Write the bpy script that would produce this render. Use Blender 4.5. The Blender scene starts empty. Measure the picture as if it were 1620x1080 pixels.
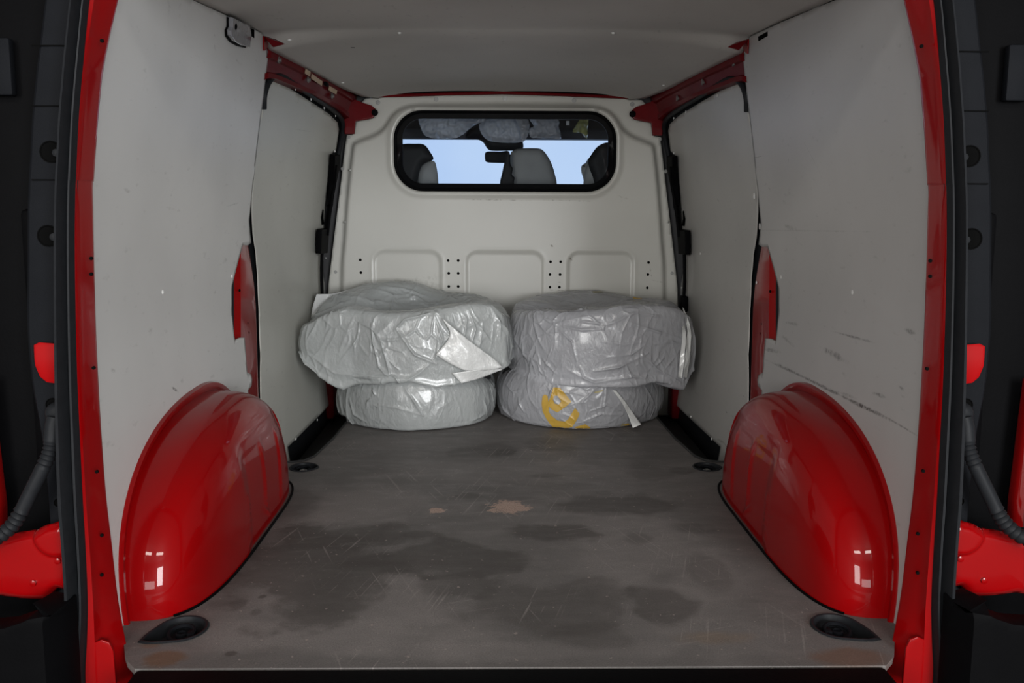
import bpy, bmesh, math, random
import numpy as np
from mathutils import Vector, noise, geometry
from mathutils.bvhtree import BVHTree

S = bpy.context.scene
COL = S.collection
random.seed(4)
rng = np.random.default_rng(7)
PI = math.pi

# ------------------------------------------------------------------ camera
F = 1500.0
YAW, PIT, ROLL = [math.radians(a) for a in (.95, 8.0, .215)]
CAM = np.array([-.03, 0, .815])


def cam_basis():
    cy, sy, cp, sp, cr, sr = math.cos(YAW), math.sin(YAW), math.cos(PIT), math.sin(PIT), math.cos(ROLL), math.sin(ROLL)
    fw = np.array([sy*cp, cy*cp, -sp])
    rt = np.array([cy, -sy, 0])
    up = np.cross(rt, fw)
    return np.array([rt*cr+up*sr, up*cr-rt*sr, fw])


MB = cam_basis()
cd = bpy.data.cameras.new('camera')
cam = bpy.data.objects.new('camera', cd)
COL.objects.link(cam)
cd.sensor_width = 36
cd.lens = F/1620*36
cd.clip_start = .02
from mathutils import Matrix
mw = Matrix.Identity(4)
for i in range(3):
    mw[i][0] = MB[0][i]
    mw[i][1] = MB[1][i]
    mw[i][2] = -MB[2][i]
    mw[i][3] = CAM[i]
cam.matrix_world = mw
S.camera = cam

# ------------------------------------------------------------------ world, lights, exposure
w = bpy.data.worlds.new('sky')
S.world = w
w.use_nodes = True
nt = w.node_tree
nt.nodes.clear()
wo = nt.nodes.new('ShaderNodeOutputWorld')
bg = nt.nodes.new('ShaderNodeBackground')
tc = nt.nodes.new('ShaderNodeTexCoord')
sn = nt.nodes.new('ShaderNodeTexNoise')
sn.inputs['Scale'].default_value = 3.0
sn.inputs['Detail'].default_value = 4
cr_ = nt.nodes.new('ShaderNodeValToRGB')
cr_.color_ramp.elements[0].position = .35
cr_.color_ramp.elements[0].color = (.50, .66, .95, 1)
cr_.color_ramp.elements[1].position = .7
cr_.color_ramp.elements[1].color = (.66, .80, 1.0, 1)
nt.links.new(tc.outputs['Generated'], sn.inputs['Vector'])
nt.links.new(sn.outputs['Fac'], cr_.inputs['Fac'])
nt.links.new(cr_.outputs['Color'], bg.inputs['Color'])
nt.links.new(bg.outputs['Background'], wo.inputs['Surface'])
bg.inputs['Strength'].default_value = 1.28


def area(name, loc, target, sx, sy, power, col=(1, 1, 1)):
    l = bpy.data.lights.new(name, 'AREA')
    l.shape = 'RECTANGLE'
    l.size = sx
    l.size_y = sy
    l.energy = power
    l.color = col
    o = bpy.data.objects.new(name, l)
    COL.objects.link(o)
    o.location = loc
    o.rotation_euler = (Vector(target)-Vector(loc)).to_track_quat('-Z', 'Y').to_euler()
    return o


# two added side fills, the workshop's low window and ceiling tubes, all behind the camera
area('side_fill_light', (2.45, -4.3, 1.2), (-.3, 2.6, .6), 1.7, 2.2, 385, (.97, .985, 1))
area('side_fill_light', (-2.45, -4.3, 1.2), (.3, 2.6, .6), 1.7, 2.2, 215, (1, .99, .97))
area('workshop_low_window_light', (-.1, -4.4, .32), (0, 2.5, .5), 2.0, .8, 42, (1, .99, .98))
for lx in (-1.1, 1.1):
    area('workshop_tube_light', (lx, -2.0, 2.75), (lx*.5, 2.5, .3), 1.4, .25, 30, (1, .95, .88))
vs = S.view_settings
vs.view_transform = 'Standard'
vs.look = 'None'
vs.gamma = 1
vs.use_curve_mapping = False
vs.exposure = -.12
S.cycles.max_bounces = 8
S.cycles.transparent_max_bounces = 12


# ------------------------------------------------------------------ measuring helpers
def ray(x, y):
    return np.array([(x-810)/F, -(y-540)/F, 1]) @ MB


def at(ax, v, x, y):
    d = ray(x, y)
    return CAM+d*((v-CAM[ax])/d[ax])


def atY(Y, x, y):
    return at(1, Y, x, y)


def atZ(z, x, y):
    return at(2, z, x, y)


ZR = np.array([-.02, .19, .45, .71, .9, 1.1, 1.28, 1.36])
WROWS = [(1.6, [.765, .785, .797, .797, .782, .748, .715, .700]),
         (3.0, [.745, .790, .808, .813, .795, .757, .732, .722]),
         (4.15, [.728, .750, .766, .755, .722, .668, .610, .585])]
WP = [(Y, np.polyfit(ZR, r, 4)) for Y, r in WROWS]


def wallX(Y, z):
    v = [np.polyval(p, z) for _, p in WP]
    if Y <= 3.0:
        t = (Y-1.6)/1.4
        return v[0]+(v[1]-v[0])*t
    t = (Y-3.0)/1.15
    return v[1]+(v[2]-v[1])*t


def onwall(x, y, off=0.0):
    """where the sight line of a pixel meets the side wall: (Y, z), any side"""
    s = -1 if x < 805 else 1
    X = .78
    for _ in range(25):
        p = at(0, s*X, x, y)
        X = wallX(p[1], p[2])+off
    return float(p[1]), float(p[2])


def project(p):
    c = MB @ (np.array(p)-CAM)
    return 810+F*c[0]/c[2], 540-F*c[1]/c[2]


# ------------------------------------------------------------------ materials
def mat(name, col, rough=.5, metal=0, coat=0, spec=.5, noise_amt=0, noise_scale=20, bump=0, bump_scale=200, emit=None):
    m = bpy.data.materials.new(name)
    m.use_nodes = True
    n = m.node_tree.nodes
    b = n['Principled BSDF']
    b.inputs['Base Color'].default_value = (*col, 1)
    b.inputs['Roughness'].default_value = rough
    b.inputs['Metallic'].default_value = metal
    b.inputs['Coat Weight'].default_value = coat
    b.inputs['Coat Roughness'].default_value = .04
    b.inputs['Specular IOR Level'].default_value = spec
    L = m.node_tree.links
    c = n.new('ShaderNodeTexCoord')
    t = n.new('ShaderNodeTexNoise')
    t.inputs['Scale'].default_value = noise_scale
    t.inputs['Detail'].default_value = 5
    L.new(c.outputs['Object'], t.inputs['Vector'])
    mx = n.new('ShaderNodeMix')
    mx.data_type = 'RGBA'
    a = noise_amt
    mx.inputs[6].default_value = (*[k*(1-a) for k in col], 1)
    mx.inputs[7].default_value = (*[min(1, k*(1+a)) for k in col], 1)
    L.new(t.outputs['Fac'], mx.inputs[0])
    L.new(mx.outputs[2], b.inputs['Base Color'])
    if bump:
        t2 = n.new('ShaderNodeTexNoise')
        t2.inputs['Scale'].default_value = bump_scale
        t2.inputs['Detail'].default_value = 3
        L.new(c.outputs['Object'], t2.inputs['Vector'])
        bp = n.new('ShaderNodeBump')
        bp.inputs['Strength'].default_value = bump
        bp.inputs['Distance'].default_value = .001
        L.new(t2.outputs['Fac'], bp.inputs['Height'])
        L.new(bp.outputs['Normal'], b.inputs['Normal'])
    if emit:
        b.inputs['Emission Color'].default_value = (*emit[0], 1)
        b.inputs['Emission Strength'].default_value = emit[1]
    return m


class NB:
    """small node-maths builder"""
    def __init__(s, m):
        s.t = m.node_tree
        s.n = s.t.nodes
        s.L = s.t.links

    def put(s, sock, v):
        if isinstance(v, (int, float)):
            sock.default_value = v
        elif isinstance(v, tuple):
            sock.default_value = v
        else:
            s.L.new(v, sock)

    def m(s, op, a, b=0.0, c=0.0):
        x = s.n.new('ShaderNodeMath')
        x.operation = op
        s.put(x.inputs[0], a)
        s.put(x.inputs[1], b)
        if op in ('MULTIPLY_ADD', 'SMOOTH_MIN', 'SMOOTH_MAX'):
            s.put(x.inputs[2], c)
        return x.outputs[0]

    def xyz(s):
        c = s.n.new('ShaderNodeTexCoord')
        sp = s.n.new('ShaderNodeSeparateXYZ')
        s.L.new(c.outputs['Object'], sp.inputs[0])
        return c.outputs['Object'], sp.outputs[0], sp.outputs[1], sp.outputs[2]

    def noise(s, vec, scale, detail=4, rough=.5, sc=None):
        if sc:
            mp = s.n.new('ShaderNodeMapping')
            s.L.new(vec, mp.inputs[0])
            mp.inputs['Scale'].default_value = sc
            if len(sc) > 3:
                pass
            vec = mp.outputs[0]
        x = s.n.new('ShaderNodeTexNoise')
        s.put(x.inputs['Vector'], vec)
        x.inputs['Scale'].default_value = scale
        x.inputs['Detail'].default_value = detail
        x.inputs['Roughness'].default_value = rough
        return x.outputs['Fac']

    def step(s, v, a, b, lo=0.0, hi=1.0):
        x = s.n.new('ShaderNodeMapRange')
        x.interpolation_type = 'SMOOTHSTEP'
        s.put(x.inputs[0], v)
        for i, k in enumerate((a, b, lo, hi)):
            x.inputs[i+1].default_value = k
        return x.outputs[0]

    def mix(s, f, a, b):
        x = s.n.new('ShaderNodeMix')
        x.data_type = 'RGBA'
        s.put(x.inputs[0], f)
        s.put(x.inputs[6], a if not isinstance(a, tuple) else (*a, 1))
        s.put(x.inputs[7], b if not isinstance(b, tuple) else (*b, 1))
        return x.outputs[2]

    def blob(s, u, v, u0, v0, ru, rv, ang, wob, edge=.35):
        """soft mask of one stain: ellipse with a noisy edge; wob = noise output about .5"""
        ca, sa = math.cos(ang), math.sin(ang)
        du = s.m('SUBTRACT', u, u0)
        dv = s.m('SUBTRACT', v, v0)
        a = s.m('MULTIPLY_ADD', du, ca/ru, s.m('MULTIPLY', dv, sa/ru))
        b = s.m('MULTIPLY_ADD', du, -sa/rv, s.m('MULTIPLY', dv, ca/rv))
        d = s.m('SQRT', s.m('ADD', s.m('MULTIPLY', a, a), s.m('MULTIPLY', b, b)))
        d = s.m('MULTIPLY_ADD', s.m('SUBTRACT', wob, .5), 2.6, d)
        return s.step(d, 1-edge, 1+edge, 1.0, 0.0)

    def bump(s, h, strength, dist=.001):
        x = s.n.new('ShaderNodeBump')
        x.inputs['Strength'].default_value = strength
        x.inputs['Distance'].default_value = dist
        s.L.new(h, x.inputs['Height'])
        return x.outputs[0]


RED = mat('red_paint', (.245, .0012, .002), .32, spec=.05, coat=.50, noise_amt=.06, noise_scale=8)
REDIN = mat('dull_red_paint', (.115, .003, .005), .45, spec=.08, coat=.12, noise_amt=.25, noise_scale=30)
BLACK = mat('black_plastic', (.0022, .0022, .0026), .6, spec=.04, noise_amt=.2, bump=.3)
JAMB = mat('charcoal_plastic', (.0075, .0082, .010), .6, spec=.05, noise_amt=.15, bump=.4, bump_scale=500)  # dark plastic, darkened further to hold the shade at the jambs
RUBBER = mat('seal_rubber', (.013, .014, .016), .5, spec=.12, noise_amt=.25, noise_scale=60, bump=.3, bump_scale=90)
WELL = mat('step_rubber', (.012, .012, .012), .6, noise_amt=.3)
BOLT = mat('grey_bolt', (.25, .25, .24), .4, metal=.7)
WHITE = mat('white_plastic', (.75, .75, .73), .5)
HOLE = mat('hole_black', (.004, .004, .004), .9, spec=0)
SEATG = mat('grey_seat_cover', (.36, .36, .345), .8, noise_amt=.15, noise_scale=14, bump=.5, bump_scale=300)
SEATB = mat('black_seat', (.012, .012, .012), .7)
HEAD = mat('blue_grey_trim', (.045, .050, .062), .6)
TYRE = mat('tyre_rubber', (.02, .02, .022), .6, bump=.4, bump_scale=60)
YELLOW = mat('yellow_print', (.46, .29, .05), .35, noise_amt=.1)
TAIL = mat('red_lens', (.14, .002, .002), .12, coat=1)
TAPE = mat('beige_tape', (.45, .33, .22), .6, noise_amt=.2)
ALU = mat('worn_edge', (.16, .15, .14), .6, metal=0, noise_amt=.3, noise_scale=60)
CONC = mat('concrete', (.14, .135, .13), .8, noise_amt=.3, noise_scale=3)
PLASTER = mat('workshop_paint', (.16, .155, .15), .8, noise_amt=.1, noise_scale=2)
LAMP = mat('lamp_lens', (.20, .20, .215), .15, coat=.6, noise_amt=.3, noise_scale=80)
BODY = mat('body_metal_dark', (.03, .03, .032), .6)


def liner(name, base, marks=(), dirt=.25):
    m = mat(name, base, .42)
    nb = NB(m)
    o, x, y, z = nb.xyz()
    b = nb.n['Principled BSDF']
    big = nb.noise(o, 2.2, 3)
    fine = nb.noise(o, 60, 4, sc=(1, .35, 1))
    col = nb.mix(nb.step(big, .3, .7), tuple(k*.95 for k in base), tuple(min(1, k*1.05) for k in base))
    col = nb.mix(nb.m('MULTIPLY', nb.step(fine, .62, .8), dirt), col, (.12, .115, .10))
    sm = nb.noise(o, 130, 2)
    wob = nb.noise(o, 24, 4)
    for (u0, v0, ru, rv, ang, st) in marks:
        k = nb.blob(y, z, u0, v0, ru, rv, ang, wob, .6)
        k = nb.m('MULTIPLY', nb.m('MULTIPLY', k, st), nb.step(sm, .35, .62, .25, 1))
        col = nb.mix(k, col, (.05, .045, .04))
    nb.L.new(col, b.inputs['Base Color'])
    b.inputs['Roughness'].default_value = .40
    nb.L.new(nb.bump(nb.noise(o, 9, 2), .25, .004), b.inputs['Normal'])
    return m


def yz(px, py):
    return onwall(px, py)


def mark(px, py, px2, py2, wpx, st):
    a, b = yz(px, py), yz(px2, py2)
    L = math.hypot(b[0]-a[0], b[1]-a[1])/2
    return ((a[0]+b[0])/2, (a[1]+b[1])/2, max(L*1.1, .004), wpx*.0011, math.atan2(b[1]-a[1], b[0]-a[0]), st)


RMARKS = [mark(1215, 570, 1262, 592, 2, .5), mark(1250, 585, 1345, 632, 3, .8), mark(1340, 630, 1396, 657, 3.5, .95),
          mark(1396, 655, 1455, 690, 1.5, .5), mark(1305, 552, 1335, 568, 6, .6), mark(1330, 527, 1370, 538, 2, .6),
          mark(1435, 522, 1452, 528, 4, .6), mark(1276, 614, 1300, 622, 3, .5), mark(1245, 510, 1262, 513, 4, .5),
          mark(1212, 552, 1230, 556, 4, .5), mark(1384, 622, 1400, 627, 3, .6), mark(1425, 612, 1432, 617, 3, .7),
          mark(1242, 534, 1255, 546, 4, .35), mark(1275, 228, 1292, 260, .8, .5), mark(1190, 250, 1207, 247, .6, .8),
          mark(1245, 358, 1256, 362, 4, .4), mark(1210, 364, 1345, 366, 1.5, .25), mark(1217, 297, 1220, 300, 2, .5),
          mark(1249, 252, 1249, 255, 2, .6), mark(1328, 620, 1350, 628, 3, .4)]
LMARKS = [mark(271, 613, 278, 618, 3, .8), mark(282, 641, 286, 645, 3, .5), mark(195, 299, 202, 303, 3, .35),
          mark(362, 325, 372, 322, 1.5, .5), mark(175, 585, 180, 587, 3, .3)]
FRMARKS = [mark(1150, 655, 1156, 661, 1, .9), mark(1141, 702, 1150, 713, 1.5, .9), mark(1170, 625, 1172, 628, 1.5, .8),
           mark(1140, 700, 1130, 695, 3, .5), mark(1144, 651, 1145, 653, 2, .8), mark(1130, 315, 1132, 318, 2, .5)]
LINER_L = liner('liner_panel_left', (.60, .60, .585), LMARKS)  # left liners paler than right: stronger light on this side put into colour
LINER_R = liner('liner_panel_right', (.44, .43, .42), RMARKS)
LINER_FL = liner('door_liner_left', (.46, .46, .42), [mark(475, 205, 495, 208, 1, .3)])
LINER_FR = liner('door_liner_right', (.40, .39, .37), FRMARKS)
CEIL = liner('ceiling_panel', (.50, .485, .46))
CEIL.node_tree.nodes['Principled BSDF'].inputs['Roughness'].default_value = .75
CEIL.node_tree.nodes['Principled BSDF'].inputs['Specular IOR Level'].default_value = .2

BULK = mat('bulkhead_paint', (.66, .655, .59), .28)
nb = NB(BULK)
o_, x_, y_, z_ = nb.xyz()
wob = nb.noise(o_, 20, 4)
col = nb.mix(nb.step(nb.noise(o_, 1.6, 2), .3, .7), (.475, .47, .43), (.53, .525, .485))
fn = nb.step(nb.noise(o_, 70, 4), .45, .6, .1, 1)


def bmark(px, py, px2, py2, wpx, st):
    a, b = atY(4.08, px, py), atY(4.08, px2, py2)
    return ((a[0]+b[0])/2, (a[2]+b[2])/2, max(.003, math.hypot(b[0]-a[0], b[2]-a[2])/2), wpx*.0022, math.atan2(b[2]-a[2], b[0]-a[0]), st)


for k in (bmark(728, 315, 825, 317, 1, .6), bmark(860, 316, 925, 318, 1, .8), bmark(978, 310, 992, 314, 1.5, .5), bmark(980, 319, 985, 317, 1.5, .6),
          bmark(898, 407, 906, 411, 2, .8), bmark(870, 387, 875, 390, 1.5, .7), bmark(1033, 443, 1046, 446, 1, .5), bmark(1027, 420, 1030, 436, 1, .4),
          bmark(865, 458, 900, 459, .8, .6), bmark(883, 446, 887, 446, 1, .7), bmark(540, 470, 680, 440, 9, .25), bmark(560, 447, 700, 452, 7, .2)):
    g = nb.blob(x_, z_, *k[:5], wob, .6)
    col = nb.mix(nb.m('MULTIPLY', nb.m('MULTIPLY', g, k[5]), fn), col, (.12, .10, .07))
nb.L.new(col, nb.n['Principled BSDF'].inputs['Base Color'])
BULK.node_tree.nodes['Principled BSDF'].inputs['Roughness'].default_value = .30

# plywood floor: anti-slip film, worn and stained
FLOOR = mat('floor_plywood', (.12, .11, .105), .5)
nb = NB(FLOOR)
o_, x_, y_, z_ = nb.xyz()
n1 = nb.noise(o_, 3.2, 6, .6)
n2 = nb.noise(o_, 14, 5, .65, sc=(.6, 1.3, 1))
n3 = nb.noise(o_, 320, 2)
wob = nb.noise(o_, 7, 5, .55)
col = nb.mix(nb.step(n1, .3, .7), (.128, .119, .114), (.165, .153, .147))
col = nb.mix(nb.m('MULTIPLY', nb.step(n2, .45, .75), .45), col, (.20, .182, .172))


def fblob(px, py, hw, hh, ang=0, edge=.3):
    c = atZ(0, px, py)
    e = atZ(0, px+hw, py)
    t = atZ(0, px, py-hh)
    return (c[0], c[1], abs(e[0]-c[0]), abs(t[1]-c[1]), ang, edge)


# lighter scuffed areas
for a, st in [((560, 800, 130, 26), .35), ((480, 822, 60, 14), .35), ((640, 940, 70, 60), .45), ((560, 1005, 210, 26), .45), ((1010, 870, 100, 60), .45),
              ((1110, 960, 120, 60), .3), ((430, 940, 55, 40), .5), ((900, 745, 240, 16), .25), ((360, 1000, 100, 30), .35), ((700, 985, 110, 45), .3),
              ((600, 700, 140, 8), .25), ((830, 1030, 250, 14), .3)]:
    k = fblob(*a)
    col = nb.mix(nb.m('MULTIPLY', nb.blob(x_, y_, *k[:5], wob, .5), st), col, (.27, .245, .235))
# dark wet-looking stains
for a, st in [((500, 900, 125, 62), .72), ((700, 880, 130, 28), .75), ((560, 850, 120, 20), .6), ((870, 955, 130, 40), .5), ((985, 797, 85, 16), .72),
              ((875, 843, 55, 15), .72), ((460, 800, 50, 22), .5), ((940, 1010, 60, 22), .35), ((1040, 955, 48, 30), .6), ((768, 712, 55, 12), .5),
              ((800, 716, 20, 6), .6), ((735, 783, 26, 5), .5), ((870, 703, 40, 9), .45), ((1020, 745, 34, 16), .4), ((860, 752, 26, 4), .5),
              ((1010, 850, 22, 10), .4), ((1080, 744, 22, 5), .6), ((380, 955, 14, 10), .5), ((405, 968, 12, 8), .45), ((720, 930, 70, 20), .45),
              ((1100, 835, 35, 8), .4), ((365, 1034, 10, 4), .7), ((415, 944, 10, 5), .7), ((660, 845, 25, 5), .4), ((1115, 905, 30, 25), .35)]:
    k = fblob(*a)
    col = nb.mix(nb.m('MULTIPLY', nb.blob(x_, y_, *k[:5], wob, .25), st), col, (.066, .058, .054))
# scratches: thin lines from strongly stretched noise, two directions
for rz, sc, st in ((.25, (140, 3.5, 1), .36), (-.35, (120, 2.8, 1), .26), (1.25, (130, 5, 1), .2)):
    mp = nb.n.new('ShaderNodeMapping')
    nb.L.new(o_, mp.inputs[0])
    mp.inputs['Rotation'].default_value = (0, 0, rz)
    mp2 = nb.n.new('ShaderNodeMapping')
    nb.L.new(mp.outputs[0], mp2.inputs[0])
    mp2.inputs['Scale'].default_value = sc
    s1 = nb.noise(mp2.outputs[0], 1.0, 2)
    s1 = nb.step(s1, .645, .68)
    reg = nb.step(nb.noise(o_, 2.5, 2), .45, .6)
    col = nb.mix(nb.m('MULTIPLY', nb.m('MULTIPLY', s1, st), reg), col, (.42, .38, .36))
col = nb.mix(nb.m('MULTIPLY', nb.step(nb.noise(o_, 75, 2), .68, .74), .7), col, (.40, .34, .31))
# rust spots and two chipped pale patches
for a, c, st, ed in [((258, 1042, 34, 12), (.15, .08, .04), .7, .3), ((1345, 1040, 45, 12), (.16, .09, .06), .7, .4), ((238, 1020, 15, 5), (.18, .09, .05), .5, .5),
                     ((1125, 1008, 50, 10), (.22, .15, .09), .4, .5)]:
    k = fblob(*a)
    col = nb.mix(nb.m('MULTIPLY', nb.blob(x_, y_, *k[:5], wob, ed), st), col, c)
wob2 = nb.noise(o_, 30, 5, .7)
for a in ((807, 802, 31, 9), (691, 807, 13, 4)):
    k = fblob(*a)
    cc = nb.mix(nb.step(n3, .4, .6), (.30, .20, .16), (.62, .46, .38))
    col = nb.mix(nb.blob(x_, y_, *k[:5], wob2, .12), col, cc)
col = nb.mix(nb.m('MULTIPLY', nb.step(n3, .35, .7), .35), col, (.05, .045, .04))
pb = nb.n['Principled BSDF']
nb.L.new(col, pb.inputs['Base Color'])
nb.L.new(nb.step(n2, .3, .8, .62, .45), pb.inputs['Roughness'])
pb.inputs['Specular IOR Level'].default_value = .35
nb.L.new(nb.bump(n3, .35, .0008), pb.inputs['Normal'])


def film(name, tint, clear, rough=.22, sheen=.25):
    """thin milky polythene: part see-through, part white, glossy"""
    m = bpy.data.materials.new(name)
    m.use_nodes = True
    n = m.node_tree.nodes
    L = m.node_tree.links
    b = n['Principled BSDF']
    out = n['Material Output']
    b.inputs['Base Color'].default_value = (*tint, 1)
    b.inputs['Roughness'].default_value = rough
    b.inputs['Specular IOR Level'].default_value = .7
    b.inputs['Coat Weight'].default_value = 1
    b.inputs['Coat Roughness'].default_value = .13
    nb = NB(m)
    o, x, y, z = nb.xyz()
    h = nb.noise(o, 55, 5, .6)
    h2 = nb.noise(o, 26, 4, .55, sc=(1, 1, .55))
    hh = nb.m('ADD', h, nb.m('MULTIPLY', nb.m('ABSOLUTE', nb.m('SUBTRACT', h2, .5)), 4.0))
    nrm = nb.bump(hh, .75, .0035)
    L.new(nrm, b.inputs['Normal'])
    tl = n.new('ShaderNodeBsdfTranslucent')
    tl.inputs['Color'].default_value = (*tint, 1)
    L.new(nrm, tl.inputs['Normal'])
    mx = n.new('ShaderNodeMixShader')
    mx.inputs[0].default_value = .22
    L.new(b.outputs[0], mx.inputs[1])
    L.new(tl.outputs[0], mx.inputs[2])
    tr = n.new('ShaderNodeBsdfTransparent')
    mx2 = n.new('ShaderNodeMixShader')
    mx2.inputs[0].default_value = clear
    L.new(mx.outputs[0], mx2.inputs[1])
    L.new(tr.outputs[0], mx2.inputs[2])
    L.new(mx2.outputs[0], out.inputs['Surface'])
    return m


FILM_L = film('milky_bag_film_cool', (.66, .69, .685), .33)
FILM_R = film('milky_bag_film', (.62, .63, .665), .36)
FLAP = film('loose_bag_film', (.84, .85, .84), .06)
CLEARF = film('clear_reflection_film', (.85, .85, .85), .55)  # for the sheets that stand in for window reflections

GLASS = bpy.data.materials.new('window_glass')
GLASS.use_nodes = True
n = GLASS.node_tree.nodes
L = GLASS.node_tree.links
n.remove(n['Principled BSDF'])
tr = n.new('ShaderNodeBsdfTransparent')
tr.inputs[0].default_value = (.86, .89, .92, 1)
gl = n.new('ShaderNodeBsdfGlossy')
gl.inputs['Roughness'].default_value = .03
fr = n.new('ShaderNodeFresnel')
fr.inputs[0].default_value = 1.5
mx = n.new('ShaderNodeMixShader')
L.new(fr.outputs[0], mx.inputs[0])
L.new(tr.outputs[0], mx.inputs[1])
L.new(gl.outputs[0], mx.inputs[2])
L.new(mx.outputs[0], n['Material Output'].inputs[0])


# ------------------------------------------------------------------ object helpers
def link(name, me, m, parent=None, smooth=True, ang=40):
    for p in me.polygons:
        p.use_smooth = smooth
    if smooth:
        me.set_sharp_from_angle(angle=math.radians(ang))
    o = bpy.data.objects.new(name, me)
    COL.objects.link(o)
    if m:
        me.materials.append(m)
    if parent:
        o.parent = parent
    return o


def pymesh(name, vs, fs, m, parent=None, smooth=True, ang=40, weld=True):
    me = bpy.data.meshes.new(name)
    me.from_pydata([tuple(map(float, v)) for v in vs], [], [tuple(map(int, f)) for f in fs])
    bm = bmesh.new()
    bm.from_mesh(me)
    if weld:
        bmesh.ops.remove_doubles(bm, verts=bm.verts, dist=1e-5)
        bmesh.ops.recalc_face_normals(bm, faces=bm.faces)
    bm.to_mesh(me)
    bm.free()
    me.update()
    return link(name, me, m, parent, smooth, ang)


def bmobj(name, bm, m, parent=None, smooth=True, ang=35):
    bmesh.ops.recalc_face_normals(bm, faces=bm.faces)
    me = bpy.data.meshes.new(name)
    bm.to_mesh(me)
    bm.free()
    return link(name, me, m, parent, smooth, ang)


def thing(name, label, cat, loc=(0, 0, 0), group=None, kind=None):
    o = bpy.data.objects.new(name, None)
    COL.objects.link(o)
    o.location = loc
    o.empty_display_size = .05
    return tag(o, label, cat, group, kind)


def tag(o, label=None, cat=None, group=None, kind=None):
    if label:
        o['label'] = label
    if cat:
        o['category'] = cat
    if group:
        o['group'] = group
    if kind:
        o['kind'] = kind
    return o


def struct(o, label=None):
    o['kind'] = 'structure'
    if label:
        o['label'] = label
    return o


def adopt(ob, parent):
    """parent ob, keeping its world-space coordinates"""
    ob.parent = parent
    ob.matrix_parent_inverse = Matrix.Translation(parent.location).inverted() if parent.parent is None else Matrix.Identity(4)
    return ob


def solid(o, t, off=0, bevel=0):
    md = o.modifiers.new('thickness', 'SOLIDIFY')
    md.thickness = t
    md.offset = off
    if bevel:
        b = o.modifiers.new('edge', 'BEVEL')
        b.width = bevel
        b.segments = 2
        b.limit_method = 'ANGLE'
        b.angle_limit = math.radians(50)
    return o


def box(bm, c, s, bev=0, seg=2):
    r = bmesh.ops.create_cube(bm, size=1)
    for v in r['verts']:
        v.co = Vector((v.co.x*s[0]+c[0], v.co.y*s[1]+c[1], v.co.z*s[2]+c[2]))
    if bev:
        es = list({e for v in r['verts'] for e in v.link_edges})
        bmesh.ops.bevel(bm, geom=es, offset=bev, segments=seg, affect='EDGES', profile=.5)


def boxobj(name, c, s, m, parent=None, bev=.003):
    bm = bmesh.new()
    box(bm, c, s, bev)
    return bmobj(name, bm, m, parent)


def tube(name, pts, r, m, parent=None, n=12, closed=False, radii=None, squash=1):
    pts = [Vector(p) for p in pts]
    vs, fs = [], []
    N = len(pts)
    up = None
    for i, p in enumerate(pts):
        a = pts[(i-1) % N] if closed or i else pts[0]
        b = pts[(i+1) % N] if closed or i < N-1 else pts[-1]
        t = (b-a).normalized()
        if up is None:
            up = t.orthogonal().normalized()
        up = (up-t*up.dot(t)).normalized()
        sd = t.cross(up)
        rr = radii[i] if radii else r
        for k in range(n):
            an = 2*PI*k/n
            vs.append(p+up*math.cos(an)*rr+sd*math.sin(an)*rr*squash)
    for i in range(N if closed else N-1):
        j = (i+1) % N
        for k in range(n):
            fs.append((i*n+k, i*n+(k+1) % n, j*n+(k+1) % n, j*n+k))
    if not closed:
        fs.append(tuple(range(n))[::-1])
        fs.append(tuple(range((N-1)*n, N*n)))
    return pymesh(name, vs, fs, m, parent)


def spline(pts, n=8, closed=False):
    """Catmull-Rom through points"""
    P = [np.array(p, float) for p in pts]
    out = []
    N = len(P)
    for i in range(N if closed else N-1):
        p1, p2 = P[i], P[(i+1) % N]
        p0 = P[i-1] if (closed or i > 0) else 2*p1-p2
        p3 = P[(i+2) % N] if (closed or i < N-2) else 2*p2-p1
        for k in range(n):
            t = k/n
            out.append(.5*(2*p1+(p2-p0)*t+(2*p0-5*p1+4*p2-p3)*t*t+(3*p1-p0-3*p2+p3)*t**3))
    if not closed:
        out.append(P[-1])
    return out


def lathe(name, prof, m, parent=None, n=20, axis='z', loc=(0, 0, 0), sy=1.0):
    vs, fs = [], []
    for r, h in prof:
        for k in range(n):
            a = 2*PI*k/n
            x, y = r*math.cos(a), r*math.sin(a)*sy
            p = {'z': (x, y, h), 'y': (x, h, y), 'x': (h, x, y)}[axis]
            vs.append((p[0]+loc[0], p[1]+loc[1], p[2]+loc[2]))
    for i in range(len(prof)-1):
        for k in range(n):
            fs.append((i*n+k, i*n+(k+1) % n, (i+1)*n+(k+1) % n, (i+1)*n+k))
    fs.append(tuple(range(n)))
    fs.append(tuple(range((len(prof)-1)*n, len(prof)*n)))
    return pymesh(name, vs, fs, m, parent)


def seg_dist(P, poly, closed=True):
    """distance to and nearest point on a polyline, for points P (n,2)"""
    A = np.array(poly, float)
    B = np.roll(A, -1, 0)
    if not closed:
        A, B = A[:-1], B[:-1]
    best = np.full(len(P), 1e9)
    near = np.zeros_like(P)
    for a, b in zip(A, B):
        d = b-a
        t = np.clip(((P-a)@d)/max(d@d, 1e-12), 0, 1)
        q = a+t[:, None]*d
        ds = np.hypot(*(P-q).T)
        m = ds < best
        best[m] = ds[m]
        near[m] = q[m]
    return best, near


def inside(P, poly):
    A = np.array(poly, float)
    B = np.roll(A, -1, 0)
    c = np.zeros(len(P), bool)
    for a, b in zip(A, B):
        if a[1] == b[1]:
            continue
        k = ((a[1] > P[:, 1]) != (b[1] > P[:, 1])) & (P[:, 0] < (b[0]-a[0])*(P[:, 1]-a[1])/(b[1]-a[1])+a[0])
        c ^= k
    return c


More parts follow.
